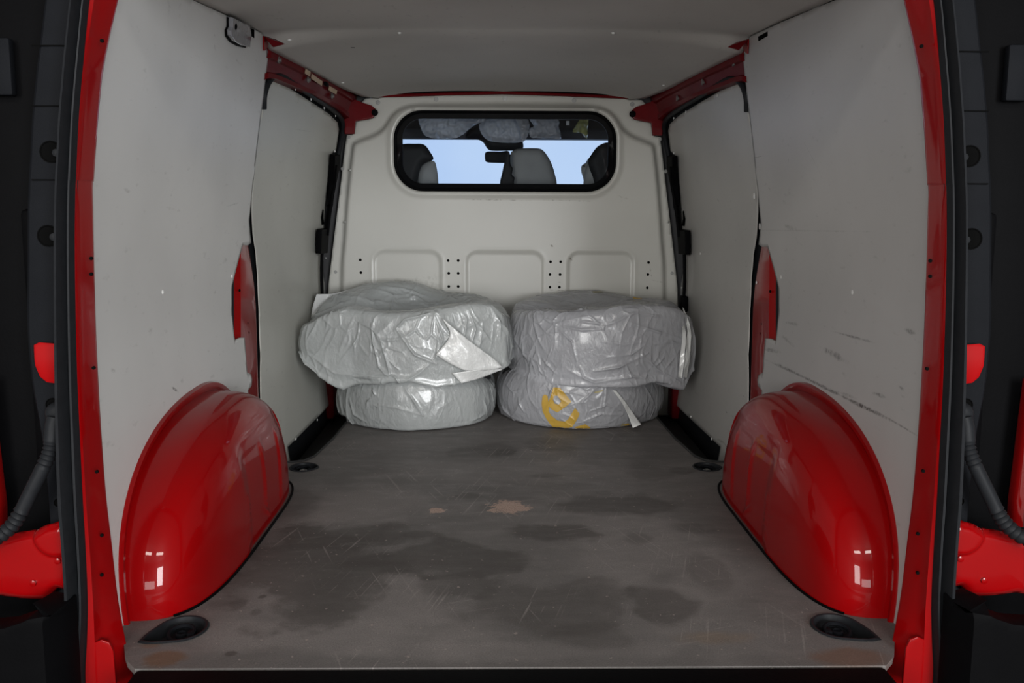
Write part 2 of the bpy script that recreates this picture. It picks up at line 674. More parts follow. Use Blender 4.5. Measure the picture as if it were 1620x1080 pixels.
def clipgrid(poly, step, holes=()):
    """quads covering a polygon, their rim snapped to its outline -> verts (n,2), faces"""
    A = np.array(poly, float)
    lo, hi = A.min(0)-step, A.max(0)+step
    nx, ny = [int(math.ceil(k)) for k in (hi-lo)/step]
    gx, gy = np.meshgrid(lo[0]+np.arange(nx+1)*step, lo[1]+np.arange(ny+1)*step, indexing='ij')
    V = np.stack([gx.ravel(), gy.ravel()], 1)
    idx = np.arange((nx+1)*(ny+1)).reshape(nx+1, ny+1)
    Q = np.stack([idx[:-1, :-1], idx[1:, :-1], idx[1:, 1:], idx[:-1, 1:]], -1).reshape(-1, 4)
    Cn = V[Q].mean(1)
    keep = inside(Cn, poly)
    for h in holes:
        keep &= ~inside(Cn, h)
    Q = Q[keep]
    cnt = np.bincount(Q.ravel(), minlength=len(V))
    rim = np.where((cnt > 0) & (cnt < 4))[0]
    loops = [poly]+list(holes)
    bd = np.full(len(rim), 1e9)
    nn = V[rim].copy()
    for lp in loops:
        d, q = seg_dist(V[rim], lp)
        m = d < bd
        bd[m] = d[m]
        nn[m] = q[m]
    V[rim] = nn
    for lp in loops:
        L_ = np.array(lp, float)
        for i in range(len(L_)):
            a, b, c = L_[i-1], L_[i], L_[(i+1) % len(L_)]
            u, v = b-a, c-b
            if abs(u[0]*v[1]-u[1]*v[0]) > .3*np.hypot(*u)*np.hypot(*v):
                k = rim[np.argmin(np.hypot(*(V[rim]-b).T))]
                V[k] = b
    used = np.unique(Q)
    mp = np.full(len(V), -1)
    mp[used] = np.arange(len(used))
    return V[used], mp[Q]


def clipped(name, poly, step, fn, m, parent=None, holes=(), ang=40):
    V, Q = clipgrid(poly, step, holes)
    return pymesh(name, [fn(a, b) for a, b in V], Q, m, parent, ang=ang)


def mirror_px(x):
    return 1605-x


def wallpanel(name, poly, s, off, m, parent, t=.005, step=.02):
    o = clipped(name, poly, step, lambda Y, z: (s*(wallX(Y, z)+off), Y, z), m, parent)
    return solid(o, t, 0)


# ================================================================== SETTING
# --- workshop around and behind the van (dim), with an open gate in front of it
G = -.62
o = boxobj('garage_floor', (0, -.5, G-.05), (8, 11, .1), CONC, None, 0)
struct(o, 'grey concrete workshop floor below the van')
for nm, c, s in (('wall_back', (0, -6, 1.2), (8, .1, 3.7)), ('wall_garage_left', (-4, -.5, 1.2), (.1, 11, 3.7)), ('wall_garage_right', (4, -.5, 1.2), (.1, 11, 3.7)),
                 ('ceiling_garage', (0, -.5, 3.1), (8, 11, .1)), ('wall_gate_left', (-2.6, 5.0, 1.2), (2.8, .1, 3.7)), ('wall_gate_right', (2.6, 5.0, 1.2), (2.8, .1, 3.7)),
                 ('wall_gate_top', (0, 5.0, 2.6), (2.4, .1, .9))):
    struct(boxobj(nm, c, s, PLASTER, None, 0))

# --- van outer shell (dark cavity behind the liners)
sh = thing('trim_1', 'dark outer body shell behind the white cargo liners', None, kind='structure')
for s in (-1, 1):
    boxobj('side_skin', (s*.915, 3.36, .5), (.02, 3.1, 1.8), BODY, sh, .004)
boxobj('roof_skin', (0, 3.2, 1.42), (1.83, 3.3, .02), BODY, sh, .004)
boxobj('under_floor', (0, 3.3, -.16), (1.83, 3.4, .02), BODY, sh, .004)
for s in (-1, 1):  # added dark plates, block light leaking in around the bulkhead
    boxobj('bulkhead_leak_plate', (s*.74, 4.16, .5), (.34, .03, 1.8), BODY, sh, .004)
boxobj('bulkhead_leak_plate', (0, 4.16, 1.36), (1.83, .03, .16), BODY, sh, .004)
boxobj('roof_header', (0, 1.655, 1.325), (1.56, .06, .13), RED, sh, .015)

# --- floor: plywood plate with side-step cut-outs and holes for the lashing points
def teardrop(cx, cy, r, tip, ang, n=28):
    """round cup outline with one drawn-out tip"""
    out = []
    for k in range(n):
        a = 2*PI*k/n
        d = abs((a-ang+PI) % (2*PI)-PI)
        rr = r+(tip-r)*max(0, 1-d/1.0)**2
        out.append((cx+rr*math.cos(a), cy+rr*math.sin(a)*1.15))
    return out


FZ = .0
rings = []
for s in (-1, 1):
    rings.append((s, 'near', teardrop(s*.643, 1.762, .046, .075, PI+.7 if s < 0 else -.7)))
    rings.append((s, 'far', teardrop(s*.640, 2.925, .040, .045, 0)))
outer = [(-.674, 1.603), (.674, 1.603), (.698, 1.632), (.714, 1.662), (.735, 1.71), (.80, 1.76)]
rt = [(.80, 2.98), (.69, 2.985), (.655, 3.0), (.632, 3.06), (.612, 3.3), (.605, 3.6), (.60, 4.12)]
outer += rt + [(-x, y) for x, y in rt[::-1]] + [(-.80, 1.76), (-.735, 1.71), (-.714, 1.662), (-.698, 1.632)]


def fill_plate(name, outer, holes, z, t, m, parent=None):
    loops = [[Vector((x, y, 0)) for x, y in l] for l in [outer]+holes]
    tris = geometry.tessellate_polygon(loops)
    flat = [v for l in loops for v in l]
    vs = [(v.x, v.y, z) for v in flat]+[(v.x, v.y, z-t) for v in flat]
    n = len(flat)
    fs = [tuple(t_) for t_ in tris]+[tuple(k+n for k in t_[::-1]) for t_ in tris]
    i0 = 0
    for l in loops:
        k = len(l)
        for i in range(k):
            a, b = i0+i, i0+(i+1) % k
            fs.append((a, b, b+n, a+n))
        i0 += k
    return pymesh(name, vs, fs, m, parent, smooth=False)


floor = struct(fill_plate('floor', outer, [h for _, _, h in rings], 0, .012, FLOOR), 'worn grey-brown plywood cargo floor with dark stains')

# sill
sill = struct(boxobj('trim_2', (0, 1.533, -.026), (1.342, .138, .05), BLACK, None, .006), 'black plastic load sill across the rear edge of the floor')
boxobj('sill_rib', (0, 1.50, -.0005), (1.30, .010, .006), BLACK, sill, .002)
boxobj('sill_rib', (0, 1.53, -.0005), (1.30, .010, .006), BLACK, sill, .002)

# side-step wells
for s in (-1, 1):
    w_ = thing('step_well', ('black recessed step well on the left' if s < 0 else 'black recessed step well on the right')+' side of the floor by the tyre bags', 'step well', (s*.68, 3.5, -.10))
    poly = [(s*a, b) for a, b in [(.80, 2.985), (.69, 2.99), (.657, 3.005), (.634, 3.06), (.614, 3.3), (.607, 3.6), (.602, 4.12), (.86, 4.12), (.86, 2.985)]]
    n = len(poly)
    vs = [(x, y, -.001) for x, y in poly]+[(x+s*.008, y, -.035) for x, y in poly]+[(x+s*.04, y+.01, -.10) for x, y in poly]
    fs = [(i, i+1, n+i+1, n+i) for i in range(6)]+[(n+i, n+i+1, 2*n+i+1, 2*n+i) for i in range(6)]+[tuple(range(2*n, 3*n))]
    adopt(solid(pymesh('well_tray', vs, fs, WELL, None, smooth=False), .003), w_)
    lip = [(s*(a-.004), b, .002) for a, b in [(.80, 2.983), (.69, 2.986), (.657, 3.001), (.634, 3.055), (.614, 3.3), (.607, 3.6), (.602, 4.05)]]
    adopt(tube('well_lip', lip, .004, WELL, None, 6), w_)
    adopt(boxobj('pillar_foot', (s*.745, 4.02, .05), (.05, .10, .26), REDIN, None, .012), w_)
    for zz in (.03, .09, .13):
        b_ = lathe('screw', [(.006, 0), (.006, .003), (.002, .005)], REDIN, None, 8, 'y', (s*.742, 3.962, zz))
        b_.scale = (1, -1, 1)
        b_.location.y = 2*3.968
        adopt(b_, w_)

# --- side walls: rear liner panel, door liner panel, pillar metal seen through the cut-out
notchL = [(396, 384), (391, 388), (383, 387), (378, 405), (371, 432), (366, 452), (365.5, 490), (368, 520), (370.5, 538), (379, 534), (386, 534), (388, 560), (390, 589), (396, 592),
          (398, 600), (397, 610), (391.5, 617), (393, 634), (401, 629.5), (407, 634)]


def circ(c, r, n=14):
    return [(c[0]+r*math.cos(2*PI*k/n), c[1]+r*math.sin(2*PI*k/n)) for k in range(n)]


topedge = [(1.62, 1.236), (2.0, 1.262), (2.3, 1.284), (2.6, 1.305), (2.95, 1.325)]
for s in (-1, 1):
    side = 'left' if s < 0 else 'right'
    mrear, mdoor = (LINER_L, LINER_FL) if s < 0 else (LINER_R, LINER_FR)
    wl = struct(thing('wall_'+side, side+' cargo wall lined with scuffed light grey panels', None), None)
    nz = [onwall(x, y) for x, y in notchL]
    jt = 2.995
    poly = [(1.725, -.01), (3.05, -.01), (3.035, .1), (nz[-1][0], nz[-1][1]-.01)]
    poly += [nz[k] for k in range(len(nz)-1, -1, -1)]
    poly += [(onwall(393, 350)), (onwall(401, 280)), (onwall(413, 175)), (onwall(423, 90))]
    poly += [(2.95, 1.318), (2.9, 1.322)]+topedge[-2::-1]
    poly[-1] = (1.725, 1.243)
    wallpanel('liner_panel', poly, s, 0, mrear, wl, step=.012)
    # red pillar metal behind the cut-out
    vs, fs = [], []
    N = 30
    for i in range(N+1):
        py = 378+264*i/N
        kk = i/N
        edge = np.interp(py, [378, 400, 425, 450, 480, 560, 642], [391, 395, 399, 402.5, 405, 407.5, 410])
        ye, ze = onwall(edge, py, .014)
        yb, zb_ = onwall(380 if py < 545 else 384, py, .012)
        ya, za = onwall(350 if py < 545 else 372, py, .05)
        for Y, z, off in ((2.40, za, .06), (ya-.02, za, .052), (ya, za, .05), (yb, zb_, .013), (yb+.004, zb_, .011), (ye-.012, ze, .012), (ye, ze, .015), (ye+.004, ze, .05)):
            vs.append((s*(wallX(Y, z)+off), Y, z))
    M_ = 8
    for i in range(N):
        for j in range(M_-1):
            fs.append((i*M_+j, i*M_+j+1, (i+1)*M_+j+1, (i+1)*M_+j))
    pil = pymesh('pillar_metal', vs, fs, RED, wl, ang=25)
    for (px, py) in ((385, 459), (397, 511), (399, 526)):
        Y, z = onwall(px, py)
        lathe('pillar_hole', [(.004, -.002), (.004, .002)], HOLE, pil, 8, 'x', (s*(wallX(Y, z)+.0115), Y, z))
    # door liner panel (sliding door), set a little outboard
    OFF = .012
    ds = [(460, 735), (455, 707), (520, 642), (530, 600), (519, 590), (518, 470), (508, 400), (500, 400), (501, 363), (512, 362), (518, 290), (523, 245), (532, 236),
          (536, 205), (534, 194), (520, 180), (490, 160), (460, 141), (442, 129), (434, 127), (426, 133), (419, 150)]
    dp = [onwall(x, y, OFF) for x, y in ds]
    dp[2:5] = [onwall(512, 650, OFF), onwall(528, 632, OFF), onwall(524, 600, OFF)]
    dp += [onwall(x, y, OFF) for x, y in ((404, 230), (398, 330), (400, 372), (404.5, 400), (407.5, 440), (409.5, 490), (412, 560), (413, 660), (413, 735))]
    slot = [onwall(x, y, OFF) for x, y in ((510, 355), (508.5, 344), (510.5, 332), (512.5, 333), (513, 344), (512.5, 355))]
    wallpanel('door_liner_panel', dp, s, OFF, mdoor, wl, step=.012, t=.0015)
    hp = [onwall(x, y, OFF-.003) for x, y in ((509, 356), (508, 344), (510.5, 331), (512, 332), (511.5, 344), (513, 355))]
    V = [(s*(wallX(a, b)+OFF-.003), a, b) for a, b in hp]
    solid(pymesh('slot', V, [tuple(range(6))], HOLE, wl, smooth=False), .001)
    # dark door frame rubber behind the panel edge
    bp_ = [(2.90, -.10), (4.13, -.10), (4.13, 1.22), (3.9, 1.235), (2.90, 1.215)]
    wallpanel('door_rubber', bp_, s, .030, RUBBER, wl, step=.04, t=.01)
    sp_ = [onwall(x, y, OFF) for x, y in ((415, 172), (416, 150), (423, 130), (433, 121), (444, 121), (462, 132), (492, 152), (522, 172), (537, 186), (541, 200), (538, 222), (530, 262), (524, 300), (521, 345))]
    tube('door_seal', [(s*(wallX(a, b)+.008), a, b) for a, b in spline(sp_, 5)], .010, RUBBER, wl, 8)
    tube('seal_lip', [(s*(wallX(a, b)+.008), a, b) for a, b in spline([onwall(x, y, OFF) for x, y in ((521, 392), (519, 430), (518, 470), (517, 560), (520, 630))], 5)], .010, RUBBER, wl, 8)
    # screws
    sc = ([(255, 462), (365, 437), (340, 637), (228, 711)] if s < 0 else [(1350, 462), (1237, 438), (1261, 634), (1378, 707)])
    for px, py in sc:
        Y, z = onwall(px, py)
        lathe('panel_screw', [(.0055, 0), (.0055, .0015), (.003, .003), (.0005, .0032)], WHITE, wl, 10, 'x', (s*(wallX(Y, z)-.003), Y, z)).scale = (1, 1, 1)
    fs_ = [(465, 141), (490, 157), (511, 171), (529, 183), (528, 239), (514, 408), (515, 455), (447, 718), (466, 694), (500, 664)] if s < 0 else \
          [(1136, 151), (1086, 177), (1067, 187), (1067, 242), (1079, 400), (1079, 455), (1109, 401), (1188, 655), (1094, 659), (1127, 694), (1198, 447)]
    for px, py in fs_:
        Y, z = onwall(px, py, OFF)
        lathe('panel_screw', [(.005, 0), (.005, .0015), (.0025, .003)], WHITE, wl, 8, 'x', (s*(wallX(Y, z)+OFF-.004), Y, z))
    if s > 0:   # chips of bare white where the joint edge is torn
        for px, py, w_, h_ in ((1195, 310, .008, .010), (1204, 358, .006, .010)):
            Y, z = onwall(px, py)
            V = [(wallX(Y, z)-.0045, Y+a*w_, z+b*h_) for a, b in ((-1, -.8), (.2, -1), (1, -.3), (.8, .9), (-.3, 1), (-1, .4))]
            solid(pymesh('torn_chip', V, [tuple(range(6))], WHITE, wl, smooth=False), .0015)

# --- ceiling
CE = [(1.60, .698, 1.236, 1.30), (2.0, .712, 1.263, 1.325), (2.3, .722, 1.285, 1.338), (2.6, .733, 1.306, 1.345), (2.93, .745, 1.325, 1.345),
      (3.0, .728, 1.290, 1.34), (3.3, .700, 1.286, 1.335), (3.6, .668, 1.282, 1.325), (3.85, .632, 1.275, 1.312), (4.04, .585, 1.268, 1.300), (4.13, .50, 1.268, 1.294)]


def ceil_at(Y, u):
    X = np.interp(Y, [c[0] for c in CE], [c[1] for c in CE])
    ze = np.interp(Y, [c[0] for c in CE], [c[2] for c in CE])
    zc = np.interp(Y, [c[0] for c in CE], [c[3] for c in CE])
    return (u*X, Y, zc-(zc-ze)*abs(u)**3.5)


Ys = list(np.linspace(1.66, 2.93, 30))+list(np.linspace(2.945, 4.13, 40))
us = np.linspace(-1, 1, 61)
vs = [ceil_at(Y, u) for Y in Ys for u in us]
nu = len(us)
fs = [(i*nu+j, i*nu+j+1, (i+1)*nu+j+1, (i+1)*nu+j) for i in range(len(Ys)-1) for j in range(nu-1)]
ceil = struct(solid(pymesh('ceiling', vs, fs, CEIL, None), .004, 1), 'light grey ceiling panel with a few white rivets')


def onceil(px, py):
    z = 1.32
    for _ in range(30):
        p = atZ(z, px, py)
        X = np.interp(p[1], [c[0] for c in CE], [c[1] for c in CE])
        z = ceil_at(p[1], max(-1, min(1, p[0]/X)))[2]
    return p


for px, py in ((632, 50), (970, 50), (458, 61), (542, 129), (1138, 63), (1050, 133)):
    p = onceil(px, py)
    lathe('rivet', [(.006, 0), (.006, -.002), (.003, -.004), (.0005, -.0042)], WHITE, ceil, 10, 'z', (p[0], p[1], p[2]-.003))
p = onceil(558, 73)
mk = boxobj('gouge', (p[0], p[1], p[2]-.0045), (.012, .004, .001), HOLE, ceil, 0)

# --- bulkhead (front wall of the cargo space)
BY = 4.10


def bpx(lst, Y=BY):
    return [tuple(atY(Y, x, y)[[0, 2]]) for x, y in lst]


def smooth_closed(pts, n=6):
    return [tuple(p) for p in spline(pts, n, True)]


outL = [(800, 149), (700, 151), (640, 153), (600, 154), (578, 156), (572, 162), (585, 168), (596, 176), (592, 186), (575, 190), (565, 191), (560, 200), (558, 213), (549, 214), (545, 240), (538, 300), (528, 380), (520, 450), (517, 520), (512, 600), (512, 690)]
outl = bpx(outL)
outl = [(-abs(x), z) for x, z in outl]
outl[0] = (0, outl[0][1])
outl[-1] = (outl[-1][0], -.09)
full = outl+[(-x, z) for x, z in outl[::-1][:-1]]
stepL = [(800, 165), (700, 165), (655, 166), (632, 172), (618, 184), (606, 202), (592, 212), (572, 220), (560, 226), (556, 238), (549, 300), (543, 380), (539, 450), (537, 600)]
st = [(-abs(x), z) for x, z in bpx(stepL)]
st[0] = (0, st[0][1])
st[-1] = (st[-1][0], -.2)
stp = [tuple(p) for p in spline(st, 4)]
stp = stp+[(-x, z) for x, z in stp[::-1][1:]]


def rrect(x0, x1, z0, z1, r, n=10):
    out = []
    for cx, cz, a0 in ((x1-r, z1-r, 0), (x0+r, z1-r, PI/2), (x0+r, z0+r, PI), (x1-r, z0+r, 1.5*PI)):
        for k in range(n+1):
            a = a0+PI/2*k/n
            out.append((cx+r*math.cos(a), cz+r*math.sin(a)))
    return out


g = atY(BY-.03, 624, 238)
g2 = atY(BY-.03, 974, 242)
WX0, WX1 = g[0], g2[0]
WZ1, WZ0 = atY(BY-.03, 800, 176)[2], atY(BY-.03, 800, 302)[2]
winp = rrect(WX0, WX1, WZ0, WZ1, .118)
press = []
for x0, x1, yt in ((590, 698, 396), (737, 860, 397), (898, 1003, 398)):
    a, b = atY(BY-.03, x0, yt), atY(BY-.03, x1, yt)
    press.append(rrect(a[0], b[0], -.2, a[2], .05))


def sstep(d, w_):
    t = np.clip(d/w_, 0, 1)
    return t*t*(3-2*t)


V, Q = clipgrid(full, .008, [winp])


def sd(V, poly):
    d, _ = seg_dist(V, poly)
    return np.where(inside(V, poly), d, -d)


yv = np.full(len(V), BY)
yv -= .030*sstep(sd(V, stp)+.004, .022)
for pr in press:
    d = sd(V, pr)
    yv += .006*sstep(d+.002, .010)
    yv -= .002*np.exp(-((d+.004)/.006)**2)
dw = -sd(V, winp)
yv -= .007*sstep(.035-dw, .022)
yv += .010*sstep(.010-dw, .010)
bulk = struct(solid(pymesh('wall_front', [(a, y, b) for (a, b), y in zip(V, yv)], Q, BULK, None, ang=60), .002, 0), 'cream painted steel bulkhead with window, bolts and pressed panels')
for px, py in ((598, 162), (690, 157), (799, 156), (908, 159), (1000, 165), (552, 217), (542, 267), (531, 430), (1044, 220), (1053, 271), (1063, 432)):
    p = atY(BY, px, py)
    r = .010 if py < 200 else .0075
    lathe('bolt', [(r, .0), (r, -.002), (r*.6, -.002), (r*.6, -.006), (r*.3, -.006), (r*.3, -.003)], BOLT, bulk, 12, 'y', (p[0], BY-.002, p[2]))
for px, py in ((553, 269), (545, 351), (1057, 351)):
    p = atY(BY-.03, px, py)
    lathe('small_screw', [(.004, .0), (.004, -.003), (.001, -.004)], BOLT, bulk, 8, 'y', (p[0], BY-.024, p[2]))
for px, py in ((570, 411), (571, 431), (709, 412), (725, 412), (710, 432), (725, 432), (710, 453), (725, 453), (871, 414), (887, 414), (870, 434), (886, 434),
               (870, 454), (885, 454), (1026, 415), (1025, 434), (1024, 455)):
    p = atY(BY-.03, px, py)
    lathe('hole', [(.0060, .001), (.0060, -.0008), (.001, -.0008)], HOLE, bulk, 12, 'y', (p[0], BY-.0305, p[2]))

# red edge of the roof bow above the bulkhead
bow = [(a, BY-.02, b+.004) for a, b in full if b > atY(BY, 800, 158)[2]-.001]
bow = sorted([q for q in bow if abs(q[0]) < .56], key=lambda q: q[0])
bowo = struct(tube('trim_3', bow, .007, REDIN, None, 8), 'thin red roof bow edge above the bulkhead')
bpts = [(x, BY-.035, z+.010) for x, y, z in bow]
tube('roof_bow_seal', bpts, .006, BLACK, bowo, 8)

# --- window in the bulkhead
win = struct(thing('window_1', 'wide rounded bulkhead window with black rubber frame', None, kind='structure'))
gy = BY-.018


def ringmesh(name, loopA, yA, loopB, yB, loopC, yC, m, parent):
    n = len(loopA)
    vs = [(x, yA, z) for x, z in loopA]+[(x, yB, z) for x, z in loopB]+[(x, yC, z) for x, z in loopC]
    fs = []
    for k in range(2):
        fs += [(k*n+i, k*n+(i+1) % n, (k+1)*n+(i+1) % n, (k+1)*n+i) for i in range(n)]
    return pymesh(name, vs, fs, m, parent, ang=60)


tube('rubber_frame', [(x, BY-.030, z) for x, z in rrect(WX0+.003, WX1-.003, WZ0+.003, WZ1-.003, .116)], .006, BLACK, win, 8, True)
ix0, ix1 = atY(gy, 637, 240)[0], atY(gy, 962, 240)[0]
iz1, iz0 = atY(gy, 800, 188)[2], atY(gy, 800, 290.5)[2]
fl = rrect(WX0+.002, WX1-.002, WZ0+.002, WZ1-.002, .116)
ringmesh('black_border', fl, gy-.001, rrect(ix0, ix1, iz0, iz1, .085), gy-.001, rrect(ix0, ix1, iz0, iz1, .085), gy+.012, BLACK, win)
pymesh('glass_pane', [(x, gy-.004, z) for x, z in fl], [tuple(range(len(fl)))], GLASS, win, smooth=False, weld=False)

# --- roof rails over the door openings
for s in (-1, 1):
    side = 'left' if s < 0 else 'right'
    r_ = thing('roof_rail', f'dull red steel roof rail above the {side} door opening, running to the bulkhead', 'roof rail', (s*.7, 3.5, 1.28))
    top, bot = [], []
    vs, fs = [], []
    N = 30
    for i in range(N+1):
        t = i/N
        Y = 2.992+t*1.088
        zt = np.interp(Y, [2.96, 3.3, 4.08], [1.300, 1.296, 1.285])
        zb = np.interp(Y, [2.96, 3.02, 3.1, 3.5, 3.9, 4.08], [1.185, 1.205, 1.212, 1.212, 1.195, 1.175])
        for k, off in ((0, .0), (.12, -.004), (.30, -.006), (.34, .004), (.75, .006), (.79, -.004), (.93, -.006), (1, .012)):
            z = zt+(zb-zt)*k
            xx = wallX(Y, z)+off
            vs.append((s*xx, Y, z))
    for i in range(N):
        for j in range(7):
            fs.append((i*8+j, i*8+j+1, (i+1)*8+j+1, (i+1)*8+j))
    adopt(solid(pymesh('rail_beam', vs, fs, REDIN, None, ang=30), .002), r_)
    for px, py in ((438, 95), (485, 126), (523, 152)):
        Y, z = onwall(px, py)
        adopt(lathe('rail_bolt', [(.011, 0), (.011, .004), (.006, .004), (.006, .010)], BOLT, None, 8, 'x', (s*(wallX(Y, z)-.004), Y, z)), r_)
    if s < 0:
        for (xa, ya, xb, yb) in ((478, 110, 486, 115), (488, 118, 505, 130), (516, 137, 528, 144)):
            a, b = onwall(xa, ya), onwall(xb, yb)
            V = [(s*(wallX(a[0], a[1])-.012), a[0], a[1]+.003), (s*(wallX(b[0], b[1])-.012), b[0], b[1]+.003), (s*(wallX(b[0], b[1]-.012)-.010), b[0]+.01, b[1]-.012), (s*(wallX(a[0], a[1]-.012)-.010), a[0]+.006, a[1]-.012)]
            adopt(solid(pymesh('tape_strip', V, [(0, 1, 2, 3)], TAPE, None, smooth=False), .001), r_)
        a = onwall(511, 133)
        adopt(boxobj('foam_clip', (s*(wallX(*a)-.012), a[0], a[1]), (.012, .05, .014), BLACK, None, .003), r_)
    # gusset that lies across the bulkhead corner
    gp = bpx([(528, 150), (560, 157), (575, 163), (588, 167), (594, 172), (595, 181), (590, 187), (575, 190), (563, 192), (561, 212), (546, 212), (545, 192), (534, 178), (522, 165)], 4.055)
    gp = [(-abs(x), z) for x, z in gp]
    o = clipped('gusset', [(s*-x, z) for x, z in gp], .006, lambda a, b: (a, 4.055, b), REDIN, None)
    solid(o, .02, 0, .004)
    adopt(o, r_)
    gb = atY(4.04, 589, 178)
    adopt(lathe('gusset_cap', [(.014, 0), (.014, -.004), (.006, -.006)], BLACK, None, 10, 'y', (s*abs(gb[0]+.01), 4.045, gb[2])), r_)
    # red fillet bracket at the joint of side and roof
    fp = [onwall(x, y) for x, y in ((413.5, 57), (414, 80), (417, 79), (421, 71), (426, 66), (432, 60))]
    V = [(s*(wallX(a, b)-.006), a, b) for a, b in fp]
    cp = [onceil(x, y) for x, y in ((432, 57), (450, 66), (432, 71))]
    c0 = (s*(wallX(*fp[0])-.006), fp[0][0], fp[0][1])
    VV = [V[0], V[1], V[2], V[3], V[4], (s*abs(cp[2][0]), cp[2][1], cp[2][2]-.006), (s*abs(cp[1][0]), cp[1][1], cp[1][2]-.006), (s*abs(cp[0][0]), cp[0][1], cp[0][2]-.006)]
    br = thing('corner_bracket', f'small red curved corner bracket where {side} wall meets the ceiling', 'bracket', V[0])
    adopt(solid(pymesh('wall_leaf', VV[:5], [(0, 1, 2, 3, 4)], RED, None, smooth=False), .003), br)
    adopt(solid(pymesh('roof_leaf', [VV[0], VV[4], VV[5], VV[6], VV[7]], [(0, 1, 2, 3, 4)], REDIN, None, smooth=False), .003), br)

# --- black belt-like latch covers beside the bulkhead
cov = [(522, 245), (531, 244), (535, 262), (537, 290), (538, 305), (536, 348), (530, 380), (524, 394), (518, 398), (500, 401), (501, 363), (513, 361), (517, 330), (521, 290)]
for s in (-1, 1):
    side = 'left' if s < 0 else 'right'
    P_ = [onwall(x, y, 0) for x, y in cov]
    P_ = [(min(a, 4.05), b) for a, b in P_]
    t_ = thing('door_latch_cover', f'black plastic latch cover at the {side} edge of the bulkhead', 'latch cover', (s*.72, 3.9, .8))
    o = clipped('cover_plate', P_, .008, lambda a, b: (s*(wallX(a, b)-.010), a, b), BLACK, None)
    solid(o, .022, 0, .004)
    adopt(o, t_)
    a = [onwall(x, y) for x, y in ((523, 262), (521, 300), (518, 340), (514, 372))]
    adopt(tube('pull_grip', [(s*(wallX(min(p, 4.02), q)-.022), min(p, 4.02), q) for p, q in spline(a, 5)], .006, BLACK, None, 8), t_)
    b = onwall(518, 470)
    adopt(boxobj('rod_boot', (s*(wallX(3.98, b[1])-.012), 3.98, b[1]-.01), (.03, .05, .07), BLACK, None, .008), t_)
    adopt(tube('rod', [(s*(wallX(3.98, zz)-.012), 3.98, zz) for zz in np.linspace(b[1], .66, 6)], .007, BLACK, None, 8), t_)

# --- wheel arches
def arch(s):
    side = 'left' if s < 0 else 'right'
    t_ = thing('wheel_arch', f'glossy red steel wheel arch box bulging from the {side} wall', 'wheel arch', (s*.70, 2.3, 0))
    return t_


AY, ARr, ARf, AH, AXI = 2.42, .62, .40, .335, .612


def arch_point(th, v, g=0.0):
    """th 0 rear floor .. pi front floor; v 0 at wall .. 1 inner face"""
    rear = th < PI/2
    a = ARr if rear else ARf
    c, s_ = -math.cos(th), math.sin(th)
    n = 2.4 if rear else 2.15
    k = (abs(c)**n+abs(s_)**n)**(-1/n)
    dy, dz = c*k*a, s_*k*AH
    m_ = 3.6 if not rear else 3.6+.7*math.cos(th)
    ph = v*PI/2
    e = 2/m_
    cr, sr = max(0, math.cos(ph))**e, max(0, math.sin(ph))**e
    Y, z = AY+dy*cr, dz*cr
    w0 = .80
    X = w0-(w0-AXI)*sr
    return X, Y, z


for s in (-1, 1):
    t_ = arch(s)
    NT, NV = 120, 70
    vs, fs = [], []
    for i in range(NT+1):
        for j in range(NV+1):
            X, Y, z = arch_point(PI*i/NT, j/NV)
            # pressed vertical ribs on the front half of the inner face
            if X < .66:
                for yr, z1 in ((2.185, .155), (2.36, .235), (2.53, .225)):
                    X -= .006*math.exp(-((Y-yr)/.009)**2)*min(1, max(0, (z1-z)/.02))*min(1, max(0, (z-.01)/.02))
                # shallow flat beside the ribs
                X += .008*min(1, max(0, (Y-2.16)/.05))*min(1, max(0, (.27-z)/.05))
            vs.append((s*X, Y, z))
    for i in range(NT):
        for j in range(NV):
            fs.append((i*(NV+1)+j, i*(NV+1)+j+1, (i+1)*(NV+1)+j+1, (i+1)*(NV+1)+j))
    adopt(pymesh('arch_shell', vs, fs, RED, None, ang=60), t_)
    # weld flange against the liner
    vs, fs = [], []
    for i in range(NT+1):
        th = PI*i/NT
        X, Y, z = arch_point(th, .0)
        c, s_ = -math.cos(th)*1, math.sin(th)
        for d, dx in ((-.01, .0), (.012, -.012), (.022, -.012), (.024, .0)):
            y2, z2 = Y+c*d*.8, z+s_*d
            vs.append((s*(min(.80, wallX(y2, z2))+dx), y2, max(z2, .0)))
    for i in range(NT):
        for j in range(3):
            fs.append((i*4+j, i*4+j+1, (i+1)*4+j+1, (i+1)*4+j))
    adopt(pymesh('weld_flange', vs, fs, RED, None, ang=30), t_)
    # sealing bead along the floor
    bd = []
    for v in np.linspace(.25, 1, 24):
        X, Y, z = arch_point(0, v)
        bd.append((s*(X-.002), Y-.001, .001))
    for v in np.linspace(1, .3, 24):
        X, Y, z = arch_point(PI, v)
        bd.append((s*(X-.002), Y+.001, .001))
    adopt(tube('sealing_bead', bd, .0035, BLACK, None, 6), t_)

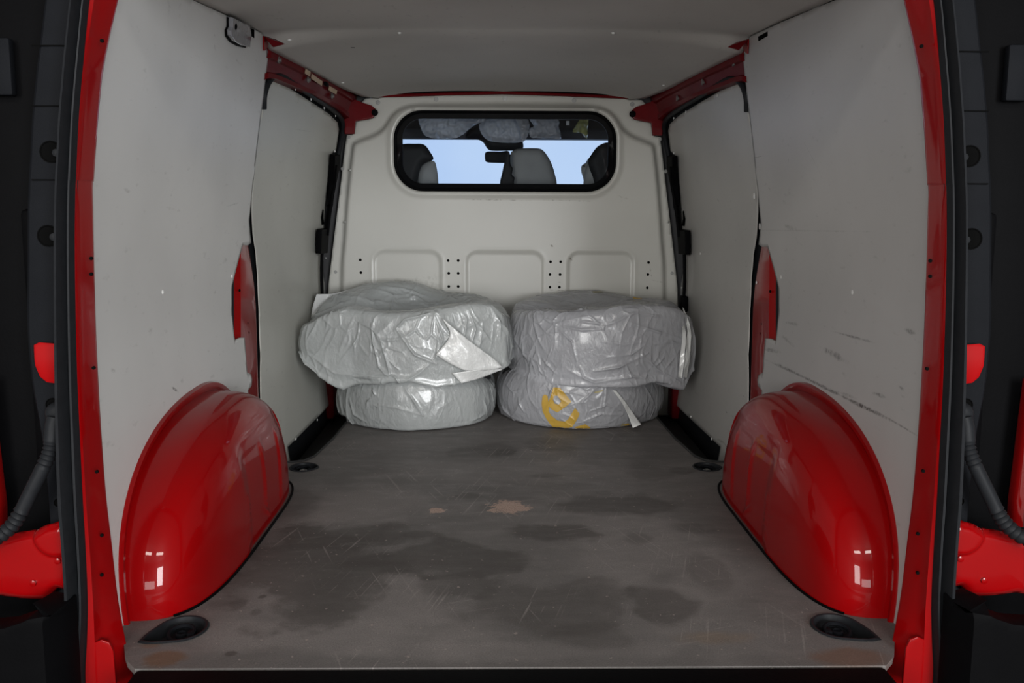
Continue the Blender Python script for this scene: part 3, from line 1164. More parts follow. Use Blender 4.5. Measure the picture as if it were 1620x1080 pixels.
# --- lashing rings in the floor
for s, wh, hole in rings:
    side = 'left' if s < 0 else 'right'
    c = np.mean(hole, 0)
    desc = ('at the rear corner of the floor, ' if wh == 'near' else 'between step well and wheel arch, ')+side+' side'
    t_ = thing('lashing_ring', f'black recessed lashing ring cup {desc}', 'lashing ring', (c[0], c[1], 0), 'lashing rings in the floor')
    n = len(hole)
    H = np.array(hole)
    vs, fs = [], []
    for k, z in ((1.12, .0012), (1.06, .004), (.98, .003), (.92, -.012), (.80, -.020), (.1, -.020)):
        vs += [(c[0]+(x-c[0])*k, c[1]+(y-c[1])*k, z) for x, y in H]
    for j in range(5):
        fs += [(j*n+i, j*n+(i+1) % n, (j+1)*n+(i+1) % n, (j+1)*n+i) for i in range(n)]
    fs.append(tuple(range(5*n, 6*n)))
    adopt(pymesh('cup', vs, fs, RUBBER, None, ang=50), t_)
    ang = PI+.7 if s < 0 else -.7
    ctr = (s*.643, 1.762) if wh == 'near' else (s*.640, 2.925)
    ring = [(ctr[0]+.024*math.cos(a), ctr[1]+.026*math.sin(a), -.008+.004*math.sin(a)) for a in np.linspace(0, 2*PI, 25)[:-1]]
    adopt(tube('ring', ring, .0045, JAMB, None, 8, True), t_)
    adopt(lathe('centre_bolt', [(.012, -.02), (.012, -.008), (.009, -.006), (.009, -.010), (.004, -.010)], BOLT if wh == 'far' else JAMB, None, 10, 'z', (ctr[0], ctr[1], 0)), t_)
    adopt(boxobj('ring_clamp', (ctr[0]-s*.02, ctr[1], -.010), (.016, .022, .012), JAMB, None, .003), t_)

# ------------------------------------------------------------------ rear door frame, seals, jambs
FY = 1.65
inL = [(198, -60), (186, 0), (172, 60), (163, 105), (160, 125), (154, 190), (150, 250), (148, 283), (146, 290), (147, 340), (148.5, 420), (151, 520), (155, 610), (160, 700), (167, 790), (176, 865), (186, 950), (197, 1010), (207, 1057), (216, 1100), (224, 1130)]
outL_ = [(155, -60), (145, 0), (139, 60), (135, 105), (133, 125), (128, 190), (125, 250), (123.5, 283), (123, 290), (122, 340), (122, 420), (123.5, 520), (126, 610), (130, 700), (134, 790), (138, 865), (141, 950), (139, 1010), (136, 1057), (137, 1100), (138, 1130)]
frL_in = [(-abs(p[0]), p[2]) for p in [atY(1.70, *q) for q in inL]]
frL_out = [(-abs(p[0]), p[2]) for p in [atY(FY-.005, *q) for q in outL_]]


def sweep(name, A, prof, s, m, parent=None, n=5, B=None, ang=40):
    """A: curve (x,z); B: second curve giving the width direction; prof: list of (t along A->B, extra metres outward, Y)"""
    A2 = spline([(*a, *b) for a, b in zip(A, B)], n)
    vs, fs = [], []
    k = len(prof)
    for q in A2:
        a, b = q[:2], q[2:]
        d = (b-a)/np.linalg.norm(b-a)
        for t, e, Y in prof:
            p = a+(b-a)*t+d*e
            vs.append((-s*p[0], Y, p[1]))
    for i in range(len(A2)-1):
        for j in range(k-1):
            fs.append((i*k+j, i*k+j+1, (i+1)*k+j+1, (i+1)*k+j))
    return pymesh(name, vs, fs, m, parent, ang=ang)


sealout = [(127, -60), (117, 0), (110, 60), (105, 105), (102, 145), (98, 190), (95, 250), (93, 283), (92, 310), (91, 340), (90.5, 420), (90.5, 520), (91, 610), (92, 700), (95, 790), (101, 865), (106, 950), (106, 1010), (105, 1057), (104, 1100), (104, 1130)]
sl_out = [(-abs(p[0]), p[2]) for p in [atY(1.62, *q) for q in sealout]]
jambout = [(80, -60), (70, 0), (63, 60), (57, 105), (53, 145), (49, 190), (46, 250), (44, 283), (43, 310), (42, 340), (42, 420), (42, 520), (50, 610), (66, 700), (75, 790), (80, 865), (84, 950), (84, 1010), (84, 1057), (84, 1100), (84, 1130)]
JY = 1.685
jm_out = [(-abs(p[0]), p[2]) for p in [atY(JY, *q) for q in jambout]]
jm_in = [(-abs(p[0]), p[2]) for p in [atY(JY, x+8, y) for x, y in sealout]]

for s in (-1, 1):
    side = 'left' if s < 0 else 'right'
    t_ = thing('door_pillar', f'glossy red rear door pillar at the {side} edge of the opening', 'door pillar', (s*.70, 1.65, 0), 'rear door pillars')
    prof = [(0, .02, 1.712), (0, .003, 1.708), (0, .0, 1.702), (.04, 0, 1.696), (.45, 0, 1.664), (.60, 0, 1.655), (.68, 0, 1.640), (.95, 0, 1.636), (1, .003, 1.645), (1, .02, 1.665), (1, .03, 1.73)]
    adopt(sweep('pillar_skin', frL_in, prof, s, RED, None, 5, frL_out, 30), t_)
    for px, py in ((158, 63), (141, 409), (141, 434), (145, 583), (150, 748), (158, 849), (158, 912), (163, 1041), (168, 1065)):
        p = atY(1.645, px, py)
        adopt(lathe('hole', [(.0032, 0), (.0032, -.0035), (.002, -.0035)], HOLE if py < 1000 else BOLT, None, 8, 'y', (s*abs(p[0]), 1.6555, p[2])), t_)
    hp = bpx([(146, 1018), (160, 1012), (172, 1016), (179, 1030), (181, 1055), (184, 1090), (150, 1090), (137, 1060), (137, 1035)], 1.64)
    o = clipped('pressed_plate', [(s*abs(x), z) for x, z in hp], .005, lambda a, b: (a, 1.643, b), RED, None)
    solid(o, .006, 0, .002)
    adopt(o, t_)
    # rubber seal: two beads
    q_ = thing('door_seal', f'black double-lipped rubber door seal beside the {side} red pillar', 'door seal', (s*.76, 1.62, 0), 'rear door seals')
    A = frL_out
    prof = [(0, -.001, 1.645), (0.02, 0, 1.628), (.10, 0, 1.618), (.22, 0, 1.617), (.30, 0, 1.630), (.36, 0, 1.636), (.42, 0, 1.626), (.50, 0, 1.606), (.62, 0, 1.596), (.80, 0, 1.597), (.93, 0, 1.606), (1, 0, 1.625), (1, 0, 1.655)]
    adopt(sweep('seal_strip', A, prof, s, RUBBER, None, 5, sl_out, 50), q_)
    # jamb trim
    j_ = thing('jamb_trim', f'dark grey plastic jamb trim outside the {side} door seal', 'jamb trim', (s*.82, 1.69, 0))
    prof = [(0, -.01, 1.70), (0, .0, JY), (.4, 0, JY-.002), (.92, 0, JY), (1, 0, JY+.004), (1, .004, JY+.02), (1, .004, JY+.10)]
    adopt(sweep('trim_strip', jm_in, prof, s, JAMB, None, 5, jm_out, 30), j_)
    for ya, yb in ((72, 72), (167, 168), (283, 286)):
        a, b = atY(JY-.003, 50, ya), atY(JY-.003, 104, yb)
        adopt(boxobj('trim_seam', ((s*abs((a[0]+b[0])/2)), JY-.003, (a[2]+b[2])/2), (abs(b[0]-a[0]), .002, .0022), HOLE, None, 0), j_)
    for px, py, rp in ((80, 240, 17), (76, 373, 17), (83, 640, 11), (92, 795, 7)):
        a = atY(JY-.003, px, py)
        rr = rp*1.68/F
        adopt(lathe('plug_recess', [(rr, .002), (rr, -.001), (rr*.92, -.001), (rr*.85, .001), (rr*.3, .001)], HOLE, None, 20, 'y', (s*abs(a[0]), JY-.003, a[2])), j_)
        adopt(lathe('plug_bolt', [(rr*.35, .0), (rr*.35, -.004), (rr*.15, -.005)], RUBBER, None, 8, 'y', (s*(abs(a[0])-rr*.55), JY-.003, a[2]-rr*.1)), j_)
    # red body patch in the trim cut-out
    rp = bpx([(58, 545), (66, 541), (92, 543), (112, 545), (112, 606), (92, 604), (78, 602), (68, 593), (61, 575)], 1.68)
    o = clipped('body_patch', [(s*abs(x), z) for x, z in rp], .004, lambda a, b: (a, 1.676-.004*math.sin((b-.5)*40), b), mat('bright_red_paint', (.30, .003, .004), .4, spec=.05) if s < 0 else bpy.data.materials['bright_red_paint'], None)
    solid(o, .01, 0, .003)
    o['label'] = 'bright red painted body patch'
    adopt(o, j_)
    # black outer cover beyond the trim
    k_ = struct(thing('trim_'+('4' if s < 0 else '5'), f'black outer corner cladding on the {side}', None, kind='structure', loc=(s*.9, 1.8, 0)))
    adopt(boxobj('cladding_plate', (s*.94, 1.80, .5), (.24, .03, 1.75), BLACK, None, .01), k_)
    adopt(boxobj('cladding_step', (s*.885, 1.775, .56), (.035, .03, .50), BLACK, None, .01), k_)
    p = atY(1.76, 5, 105)
    adopt(boxobj('catch_plate', (s*(abs(p[0])+.01), 1.77, p[2]), (.046, .02, .10), JAMB, None, .004), k_)

    # hinge body (red), two bolts
    hp = bpx([(-40, 868), (0, 852), (30, 843), (60, 838), (75, 830), (90, 826), (112, 828), (114, 925), (92, 928), (84, 936), (72, 945), (30, 944), (0, 940), (-40, 940)], 1.67)
    hs = [tuple(p) for p in spline([(s*abs(x), z) for x, z in hp], 3, True)]
    cxh, czh = np.mean(hs, 0)
    dpoly = hs
    Vh, Qh = clipgrid(hs, .004)
    dd = sd(Vh, hs)
    lob = np.array([s*abs(atY(1.67, 94, 842)[0]), atY(1.67, 94, 842)[2]])
    dl = np.hypot(*(Vh-lob).T)
    yy = 1.672-.012*sstep(dd, .012)-.010*sstep(.042-dl, .008)
    o = solid(pymesh('hinge_plate', [(a, y, b) for (a, b), y in zip(Vh, yy)], Qh, RED, None, ang=50), .003, -1)
    o.name = 'door_hinge'
    o['label'] = 'glossy red lower hinge plate with two bolts'
    adopt(o, j_)
    hpo = o
    for px, py in ((91, 887), (52, 922)):
        p = atY(1.655, px, py)
        adopt(lathe('hinge_bolt', [(.009, 0), (.009, -.003), (.006, -.003), (.006, -.009), (.003, -.010)], RED, hpo, 8, 'y', (s*abs(p[0]), 1.662, p[2])), hpo)
    # bumper corner block below
    b_ = thing('bumper_corner', f'black plastic bumper corner below the {side} hinge', 'bumper', (s*.88, 1.60, -.1))
    p0, p1 = atY(1.62, 0, 948), atY(1.62, 104, 948)
    bp2 = bpx([(-60, 962), (0, 968), (40, 965), (70, 955), (90, 944), (104, 938), (112, 1150), (-60, 1150)], 1.62)
    o = clipped('corner_shell', [(s*abs(x), z) for x, z in bp2], .01, lambda a, b: (a, 1.62-.05*sstep(np.array(abs(a)-.80), .012), b), BLACK, None, ang=25)
    solid(o, .05, -s if False else 0, .004)
    adopt(o, b_)
    # tail lamp edge
    l_ = thing('tail_lamp', f'thin edge of a red tail lamp lens at the {side} picture edge', 'tail lamp', (s*.92, 1.74, .4))
    pts = [atY(1.74, x, y) for x, y in ((-28, 600), (-22, 650), (-16, 700), (-9, 760), (-4, 800), (-3, 835))]
    V2 = []
    for p in spline([(s*(abs(p[0])), p[1], p[2]) for p in pts], 5):
        V2.append(p)
    vs, fs = [], []
    for p in V2:
        for dx, dy in ((-.008, .02), (-.007, .003), (0, -.004), (.02, -.008), (.05, .0), (.055, .03)):
            vs.append((p[0]+s*dx, p[1]+dy, p[2]))
    for i in range(len(V2)-1):
        for j in range(5):
            fs.append((i*6+j, i*6+j+1, (i+1)*6+j+1, (i+1)*6+j))
    adopt(pymesh('lens', vs, fs, TAIL, None, ang=50), l_)
    adopt(tube('lens_rib', [(q[0]+s*.012, q[1]-.008, q[2]) for q in V2], .002, TAIL, None, 6), l_)
    # cable conduit
    c_ = thing('cable_conduit', f'thick black rubber cable conduit hanging by the {side} jamb', 'cable', (s*.84, 1.66, .35), 'cable conduits to the rear doors')
    cp = [(88, 660), (84, 676), (82, 696), (78, 715), (70, 735), (58, 760), (44, 788), (32, 812), (18, 832), (-4, 850), (-40, 866)]
    pts = spline([(s*abs(q[0]), q[1], q[2]) for q in [atY(1.655-.004*i, *xy) for i, xy in enumerate(cp)]], 8)
    rad = []
    for i in range(len(pts)):
        u = i/(len(pts)-1)
        r = .0125
        if u < .42 and u > .22:
            r = .0122+.0016*math.sin(i*2.1)
        elif u > .68:
            r = .0125+.0022*math.sin(i*2.1)
        elif u <= .22:
            r = .0145-.002*u
        rad.append(r)
    adopt(tube('conduit_hose', pts, .012, RUBBER, None, 14, radii=rad), c_)
    p = pts[0]
    adopt(lathe('conduit_boot', [(.022, .012), (.022, -.004), (.017, -.010), (.010, -.012)], RUBBER, None, 16, 'y', (p[0], p[1]+.01, p[2]+.004)), c_)

# interior lamp on the left wall near the ceiling and slots
lp = [onwall(x, y) for x, y in ((356.5, 27), (384, 40.5), (386.5, 55), (384, 74), (372, 71), (361, 65), (354, 56), (353.5, 48), (356.5, 42))]
il = thing('interior_lamp', 'small clear interior lamp with dark rim high on the left wall', 'lamp', (-.74, lp[0][0], lp[0][1]))
sp_ = [tuple(p) for p in lp]
o = clipped('lamp_lens', sp_, .004, lambda a, b: (-(wallX(a, b)-.012), a, b), LAMP, None)
solid(o, .016, 0, .005)
adopt(o, il)
adopt(tube('lamp_rim', [(-(wallX(a, b)-.006), a, b) for a, b in lp], .0035, BLACK, None, 6, True), il)
c = onwall(361, 41)
adopt(lathe('switch', [(.010, 0), (.010, .006), (.006, .008)], BLACK, None, 10, 'x', (-(wallX(*c)-.014), *c)), il)
for s, pp in ((-1, ((386, 40), (400, 47), (400, 60), (387, 51))), (1, ((1201.5, 58), (1216, 50), (1216, 57), (1202, 65)))):
    q = [onwall(*k) for k in pp]
    t_ = tag(solid(pymesh('wall_slot', [(s*(wallX(*k)-.0035), *k) for k in q], [(0, 1, 2, 3)], HOLE, None, smooth=False), .002),
             'small dark slot at the top of the '+('left wall beside the lamp' if s < 0 else 'right wall by the ceiling'), 'slot')


# ------------------------------------------------------------------ bagged tyres
def vn(p, sc, off=0.0):
    return noise.noise(Vector((p[0]*sc[0]+off, p[1]*sc[1]-off, p[2]*sc[2]+off*.5)))


def make_tyre(parent, cx, cy, z0, h, R):
    """a real tyre with tread, lying flat, inside its bag"""
    prof = [(R*.62, .02), (R*.66, .004), (R*.80, .0), (R*.93, .012), (R*.985, .030), (R, h*.3), (R, h*.42), (R*.985, h*.44), (R*.985, h*.47), (R, h*.49), (R, h*.7), (R*.985, h-.03), (R*.93, h-.012), (R*.80, h), (R*.66, h-.004), (R*.62, h-.02), (R*.60, h*.5)]
    o = lathe('tyre', prof, TYRE, None, 48, 'z', (cx, cy, z0))
    me = o.data
    bm = bmesh.new()
    bm.from_mesh(me)
    big = [f for f in bm.faces if len(f.verts) > 10]
    bmesh.ops.delete(bm, geom=big, context='FACES_ONLY')
    bm.to_mesh(me)
    bm.free()
    adopt(o, parent)
    o['label'] = 'dark tyre seen dimly through the plastic'
    return o


def make_bag(name, label, cx, cy, R_tab, low_px, high_px, back_high, zback_low, zc, filmmat, creases, seed, amp=.006, topfold=1.0, lipin=.90, tyre=None, group='plastic-wrapped tyres at the bulkhead', bulge=.0, fixlow=None):
    root = thing(name, label, 'wrapped tyre', (cx, cy, zback_low), group)
    NT, NV = 740, 250
    ths = np.r_[np.linspace(-PI-.25, .25, 581)[:-1], np.linspace(.25, PI-.25, 161)[:-1]]
    ths = np.where(ths < -PI, ths+2*PI, ths)
    ta = np.radians([k[0] for k in R_tab])
    R = np.interp(ths, ta, [k[1] for k in R_tab], period=2*PI)
    ker = np.hanning(23)
    ker /= ker.sum()
    R = np.convolve(np.r_[R[-11:], R, R[:11]], ker, 'valid')
    zl, zh = np.zeros(NT), np.zeros(NT)
    for i, th in enumerate(ths):
        X, Y = cx+R[i]*math.cos(th), cy+R[i]*math.sin(th)
        px, _ = project((X, Y, .3))
        fz = at(1, Y, px, np.interp(px, [k[0] for k in low_px], [k[1] for k in low_px]))[2]
        hz = at(1, Y+.05, px, np.interp(px, [k[0] for k in high_px], [k[1] for k in high_px]))[2]
        Yb = cy+R[i]*.85*math.sin(th)
        bz = at(1, Yb, px, np.interp(px, [k[0] for k in back_high], [k[1] for k in back_high]))[2]
        fr_ = sstep(np.array(-math.sin(th)+.35), .5)     # 1 in front, 0 behind
        zl[i] = fz*fr_+zback_low*(1-fr_)
        if fixlow is not None:
            zl[i] = fixlow
        zh[i] = hz*fr_+bz*(1-fr_)
    k2 = np.hanning(9)
    k2 /= k2.sum()
    zh = np.convolve(np.r_[zh[-4:], zh, zh[:4]], k2, 'valid')
    P = np.zeros((NT, NV, 3))
    for i, th in enumerate(ths):
        H = zh[i]-zl[i]
        cps = [(.35, zl[i]+.03*(fixlow is None)+.001), (.72, zl[i]+.012*(fixlow is None)+.001), (lipin, zl[i]+.002), (lipin+(1-lipin)*.72, zl[i]+H*.12), (1.0, zl[i]+H*.32), (1.0+bulge, zl[i]+H*.55), (.975, zl[i]+H*.78),
               (.90 if fixlow is not None else .945, zl[i]+H*.95), (.78 if fixlow is not None else .85, zl[i]+H*1.0), (.62, zl[i]+H*.97*1.0), (.42, zc+(zh[i]-zc)*.45), (.22, zc+.01), (.0, zc)]
        sp = spline(cps, 16)
        sp = np.array(sp)
        # denser where it shows
        u = np.linspace(0, len(sp)-1, NV)
        rr = np.interp(u, np.arange(len(sp)), sp[:, 0])*R[i]
        zz = np.interp(u, np.arange(len(sp)), sp[:, 1])
        P[i, :, 0] = cx+rr*math.cos(th)
        P[i, :, 1] = cy+rr*math.sin(th)
        P[i, :, 2] = zz
    faces = []
    for i in range(NT):
        j = (i+1) % NT
        for k in range(NV-1):
            faces.append((i*NV+k, j*NV+k, j*NV+k+1, i*NV+k+1))
    Fq = np.array(faces)

    def normals(P):
        p = P.reshape(-1, 3)
        d1 = p[Fq[:, 2]]-p[Fq[:, 0]]
        d2 = p[Fq[:, 3]]-p[Fq[:, 1]]
        fn = np.cross(d1, d2)
        N = np.zeros_like(p)
        for k in range(4):
            np.add.at(N, Fq[:, k], fn)
        N /= np.linalg.norm(N, axis=1, keepdims=True)+1e-12
        return N

    flat = P.reshape(-1, 3)
    N = normals(P)
    if np.mean(np.sum(N*(flat-np.array([cx, cy, zc-.05])), 1)) < 0:
        N = -N
    # crumple: ridged noise, stretched along the drape
    th_all = np.repeat(ths, NV)
    rad = np.hypot(flat[:, 0]-cx, flat[:, 1]-cy)
    D = np.zeros(len(flat))
    zmid = (zl.mean()+zh.mean())/2
    for i in range(len(flat)):
        x, y, z = flat[i]
        w1 = noise.noise(Vector((x*6+seed, y*6, z*6)))*.05
        sk = x*.55*math.sin(seed)
        q = Vector((x*8+w1*20+seed, y*8-seed, (z+sk*.4)*4+w1*20))
        a = noise.noise(q)
        q2 = Vector((x*7+seed+w1*14, y*7, (z+sk)*5.5+w1*12+seed))
        dv, _ = noise.voronoi(q2)
        e1 = dv[1]-dv[0]
        q3 = Vector((x*19+seed*2+w1*25, y*19, (z-sk)*11+w1*25))
        dv, _ = noise.voronoi(q3)
        e2 = dv[1]-dv[0]
        msk = max(0, min(1, .5+1.6*noise.noise(Vector((x*5+seed, y*5, z*6-seed)))))
        m2 = max(0, min(1, .35+1.8*noise.noise(Vector((x*4-seed, y*4, z*4+seed)))))
        D[i] = amp*(1.1*a+1.3*m2*math.exp(-e1/.07)+.7*msk*msk*math.exp(-e2/.10))
    onfloor = flat[:, 2] < .012
    # hand-placed creases: pixel polylines thrown onto the base surface
    bvh = BVHTree.FromPolygons([Vector(v) for v in flat], [tuple(f) for f in faces])
    cam_v = Vector(CAM)

    def hit(px, py):
        d = Vector(ray(px, py)).normalized()
        h = bvh.ray_cast(cam_v, d, 20)
        return None if h[0] is None else np.array(h[0])
    for cr in creases:
        pts, hgt, wid = cr
        q = [hit(*p) for p in pts]
        q = [k for k in q if k is not None]
        if len(q) < 2:
            continue
        nseg = len(q)-1
        lo = np.min(q, 0)-.06
        hi = np.max(q, 0)+.06
        sel = np.where(np.all((flat > lo) & (flat < hi), 1))[0]
        if not len(sel):
            continue
        best = np.full(len(sel), 1e9)
        tt = np.zeros(len(sel))
        for i in range(nseg):
            a, b = q[i], q[i+1]
            d = b-a
            t = np.clip(((flat[sel]-a)@d)/max(d@d, 1e-9), 0, 1)
            ds = np.linalg.norm(flat[sel]-(a+t[:, None]*d), axis=1)
            m_ = ds < best
            best[m_] = ds[m_]
            tt[m_] = (i+t[m_])/nseg
        taper = np.clip(np.sin(PI*np.clip(tt, .02, .98)), .15, 1)**.6
        D[sel] += .85*hgt*taper*np.exp(-(best/(wid*.8)))
    D[onfloor & (flat[:, 2] < .006)] *= 0.0
    new = flat+N*D[:, None]
    new[:, 2] = np.maximum(new[:, 2], .0015)
    for i in range(len(new)):
        x, y, z = new[i]
        wx = wallX(min(max(y, 1.7), 4.1), z)-.006 if abs(x) > .68 else 9
        if abs(x) > wx:
            new[i, 0] = math.copysign(wx, x)
    new[:, 1] = np.minimum(new[:, 1], BY-.045)
    if zback_low < .05:   # keep the lower bags resting on the plywood, clear of the wells
        m_ = new[:, 2] < .03
        new[m_, 0] = np.clip(new[m_, 0], -.60, .60)
    o = pymesh('bag_film', new, faces, filmmat, None, ang=180, weld=False)
    for p in o.data.polygons:
        p.use_smooth = True
    adopt(o, root)
    if tyre:
        make_tyre(root, *tyre)
    bv2 = BVHTree.FromPolygons([Vector(v) for v in new], [tuple(f) for f in faces])
    return root, bv2


def surf(bv, px, py, off=.002):
    d = Vector(ray(px, py)).normalized()
    h = bv.ray_cast(Vector(CAM), d, 20)
    if h[0] is None:
        return None
    return np.array(h[0])-np.array(d)*off


# lower left
LL, bvLL = make_bag('wrapped_tyre', 'wrapped tyre in a white bag lying on the floor, bottom of the left stack', -.345, 3.725,
                    [(-180, .318), (-150, .322), (-120, .325), (-90, .328), (-60, .322), (-45, .328), (-20, .315), (0, .312), (60, .32), (120, .32)],
                    [(500, 668), (530, 660), (600, 680), (680, 688), (740, 684), (790, 670)], [(500, 590), (800, 590)], [(500, 570), (800, 570)], .001, .17, FILM_L,
                    [([(590, 615), (594, 625)], .012, .004), ([(640, 612), (655, 635), (669, 657)], .010, .004), ([(655, 612), (690, 660), (718, 688)], .009, .003),
                     ([(669, 657), (630, 645), (600, 640)], .006, .004), ([(553, 630), (560, 655), (580, 668)], .009, .005), ([(545, 640), (555, 665)], .008, .005),
                     ([(715, 612), (728, 650), (730, 670)], .005, .004), ([(766, 635), (770, 655)], .010, .005), ([(745, 665), (766, 655), (784, 670)], .010, .005),
                     ([(580, 645), (582, 634), (592, 630)], .008, .004), ([(664, 677), (690, 684), (715, 688)], .008, .004), ([(530, 650), (545, 665), (560, 668)], .008, .006),
                     ([(590, 640), (597, 643), (606, 640)], .005, .003), ([(770, 600), (780, 640), (783, 670)], .006, .006)], 3.1,
                    tyre=(-.345, 3.725, .01, .185, .295), fixlow=.001, lipin=.93, amp=.0045)
# upper left
UL, bvUL = make_bag('wrapped_tyre', 'largest billowing white bag, a wrapped tyre on top of the left stack', -.335, 3.72,
                    [(-180, .435), (-162, .465), (-150, .485), (-140, .43), (-125, .365), (-110, .35), (-100, .345), (-80, .345), (-60, .355), (-42, .385), (-33, .41), (-22, .385), (0, .370), (40, .35), (90, .32), (140, .36)],
                    [(460, 540), (468, 545), (480, 575), (505, 598), (530, 614), (541, 617), (560, 610), (600, 607), (640, 603), (665, 609), (690, 615), (720, 610), (760, 598), (793, 585), (803, 580), (815, 560)],
                    [(460, 520), (490, 500), (530, 485), (570, 490), (620, 492), (680, 490), (740, 480), (790, 478), (815, 500)],
                    [(460, 500), (500, 468), (540, 458), (575, 447), (610, 444), (650, 446), (685, 455), (720, 464), (760, 466), (795, 475), (815, 490)], .20, .36, FILM_L,
                    [([(588, 512), (590, 535), (600, 580), (615, 595)], .012, .004), ([(592, 522), (602, 545)], .008, .004), ([(627, 520), (655, 560), (690, 575)], .014, .004),
                     ([(560, 595), (600, 600), (640, 603)], .014, .006), ([(555, 597), (570, 604), (640, 607)], .008, .004), ([(616, 570), (632, 585)], .008, .003),
                     ([(690, 495), (715, 520), (750, 550), (790, 580)], .022, .006), ([(695, 520), (690, 565), (735, 575), (790, 575)], .010, .005),
                     ([(700, 525), (725, 545), (755, 575)], .010, .004), ([(688, 500), (700, 535), (688, 570)], .010, .004), ([(627, 520), (640, 505), (665, 500), (680, 495)], .012, .005),
                     ([(740, 490), (752, 520), (745, 545)], .012, .005), ([(745, 500), (765, 525), (778, 542)], .009, .004), ([(722, 485), (738, 505), (735, 530)], .010, .005),
                     ([(775, 485), (790, 510), (792, 535)], .012, .006), ([(780, 500), (800, 520), (805, 555)], .010, .005), ([(785, 540), (808, 530)], .008, .004),
                     ([(515, 520), (525, 495), (540, 480)], .010, .005), ([(530, 515), (535, 490)], .008, .004), ([(470, 540), (480, 520), (500, 500), (540, 480)], .010, .006),
                     ([(475, 535), (500, 560), (540, 615)], .008, .006), ([(490, 560), (530, 590), (600, 598)], .007, .006), ([(540, 480), (600, 478), (680, 485)], .010, .006),
                     ([(625, 475), (660, 470), (680, 483)], .014, .005), ([(630, 460), (655, 470), (650, 462)], .010, .004), ([(560, 470), (590, 480), (620, 468)], .012, .006),
                     ([(600, 455), (640, 458), (680, 470)], .012, .007), ([(690, 478), (730, 480), (780, 470)], .010, .005), ([(700, 465), (730, 478)], .008, .004),
                     ([(650, 480), (690, 480), (702, 500), (700, 512)], .010, .004), ([(560, 530), (562, 560)], .006, .006), ([(535, 560), (560, 500)], .006, .008)], 9.7,
                    tyre=(-.335, 3.72, .205, .185, .30), amp=.0065, lipin=.985, bulge=-.01)
# lower right
LR, bvLR = make_bag('wrapped_tyre', 'wrapped tyre in a bag with a yellow printed letter, bottom of the right stack', .302, 3.765,
                    [(-180, .330), (-150, .335), (-120, .343), (-90, .343), (-60, .340), (-30, .335), (0, .335), (60, .32), (120, .32)],
                    [(780, 640), (800, 660), (900, 682), (1000, 678), (1060, 650)], [(780, 580), (1070, 580)], [(780, 560), (1070, 560)], .001, .17, FILM_R,
                    [([(820, 630), (828, 650), (845, 672)], .010, .004), ([(788, 620), (800, 650), (830, 668)], .008, .005), ([(970, 618), (990, 645), (1003, 678)], .016, .004),
                     ([(935, 650), (960, 640), (985, 650)], .007, .004), ([(925, 665), (950, 655), (985, 655)], .008, .004), ([(955, 672), (985, 655)], .006, .003),
                     ([(1020, 612), (1035, 640), (1055, 652)], .008, .005), ([(1003, 678), (1030, 660), (1057, 650)], .008, .005), ([(940, 618), (920, 635), (925, 650)], .007, .004),
                     ([(875, 612), (868, 630)], .012, .003), ([(1040, 610), (1050, 640)], .007, .005), ([(800, 605), (812, 620), (850, 612)], .006, .005)], 14.2,
                    tyre=(.302, 3.765, .01, .185, .315), fixlow=.001, lipin=.93, amp=.0045)
# upper right
UR, bvUR = make_bag('wrapped_tyre', 'wrapped tyre in a greyish bag gathered at its right end, top of the right stack', .365, 3.745,
                    [(-180, .350), (-150, .350), (-120, .345), (-90, .345), (-60, .355), (-35, .385), (-22, .395), (-10, .378), (0, .368), (60, .33), (120, .33)],
                    [(790, 560), (800, 578), (815, 590), (850, 606), (900, 612), (960, 615), (1000, 613), (1040, 606), (1060, 606), (1065, 612), (1085, 617), (1092, 600), (1100, 580)],
                    [(790, 490), (830, 490), (880, 492), (940, 488), (1000, 482), (1060, 480), (1085, 486), (1105, 500)],
                    [(790, 480), (830, 470), (880, 462), (940, 460), (975, 464), (1010, 470), (1040, 472), (1080, 476), (1105, 490)], .20, .41, FILM_R,
                    [([(878, 505), (920, 490), (985, 480)], .012, .004), ([(885, 521), (905, 540), (912, 570)], .010, .003), ([(940, 587), (980, 580), (1025, 558)], .016, .004),
                     ([(1000, 512), (1040, 525), (1078, 537)], .014, .004), ([(1000, 495), (1040, 500), (1085, 510)], .008, .004), ([(890, 516), (920, 522), (955, 520)], .010, .004),
                     ([(920, 508), (950, 512)], .010, .004), ([(860, 568), (880, 590), (895, 612)], .010, .004), ([(852, 575), (858, 592)], .010, .003),
                     ([(825, 520), (830, 560), (870, 600)], .007, .007), ([(845, 500), (855, 540), (880, 580)], .007, .006), ([(1015, 560), (1040, 585), (1075, 605)], .012, .005),
                     ([(900, 585), (940, 605), (1000, 595), (1060, 605)], .012, .006), ([(950, 540), (990, 545), (1020, 540)], .006, .005), ([(1025, 545), (1060, 540), (1075, 545)], .008, .004),
                     ([(960, 565), (1000, 560), (1020, 545)], .008, .004), ([(1035, 580), (1050, 565)], .008, .003), ([(812, 500), (880, 488), (950, 478)], .008, .005),
                     ([(1080, 490), (1078, 530), (1082, 570), (1080, 600)], .012, .006), ([(990, 575), (1000, 600)], .008, .004), ([(975, 480), (1000, 472), (1040, 475)], .010, .004),
                     ([(918, 580), (925, 600)], .008, .003), ([(800, 572), (830, 592), (850, 606)], .008, .005)], 21.9,
                    tyre=(.35, 3.745, .205, .185, .315), amp=.005, lipin=.975)


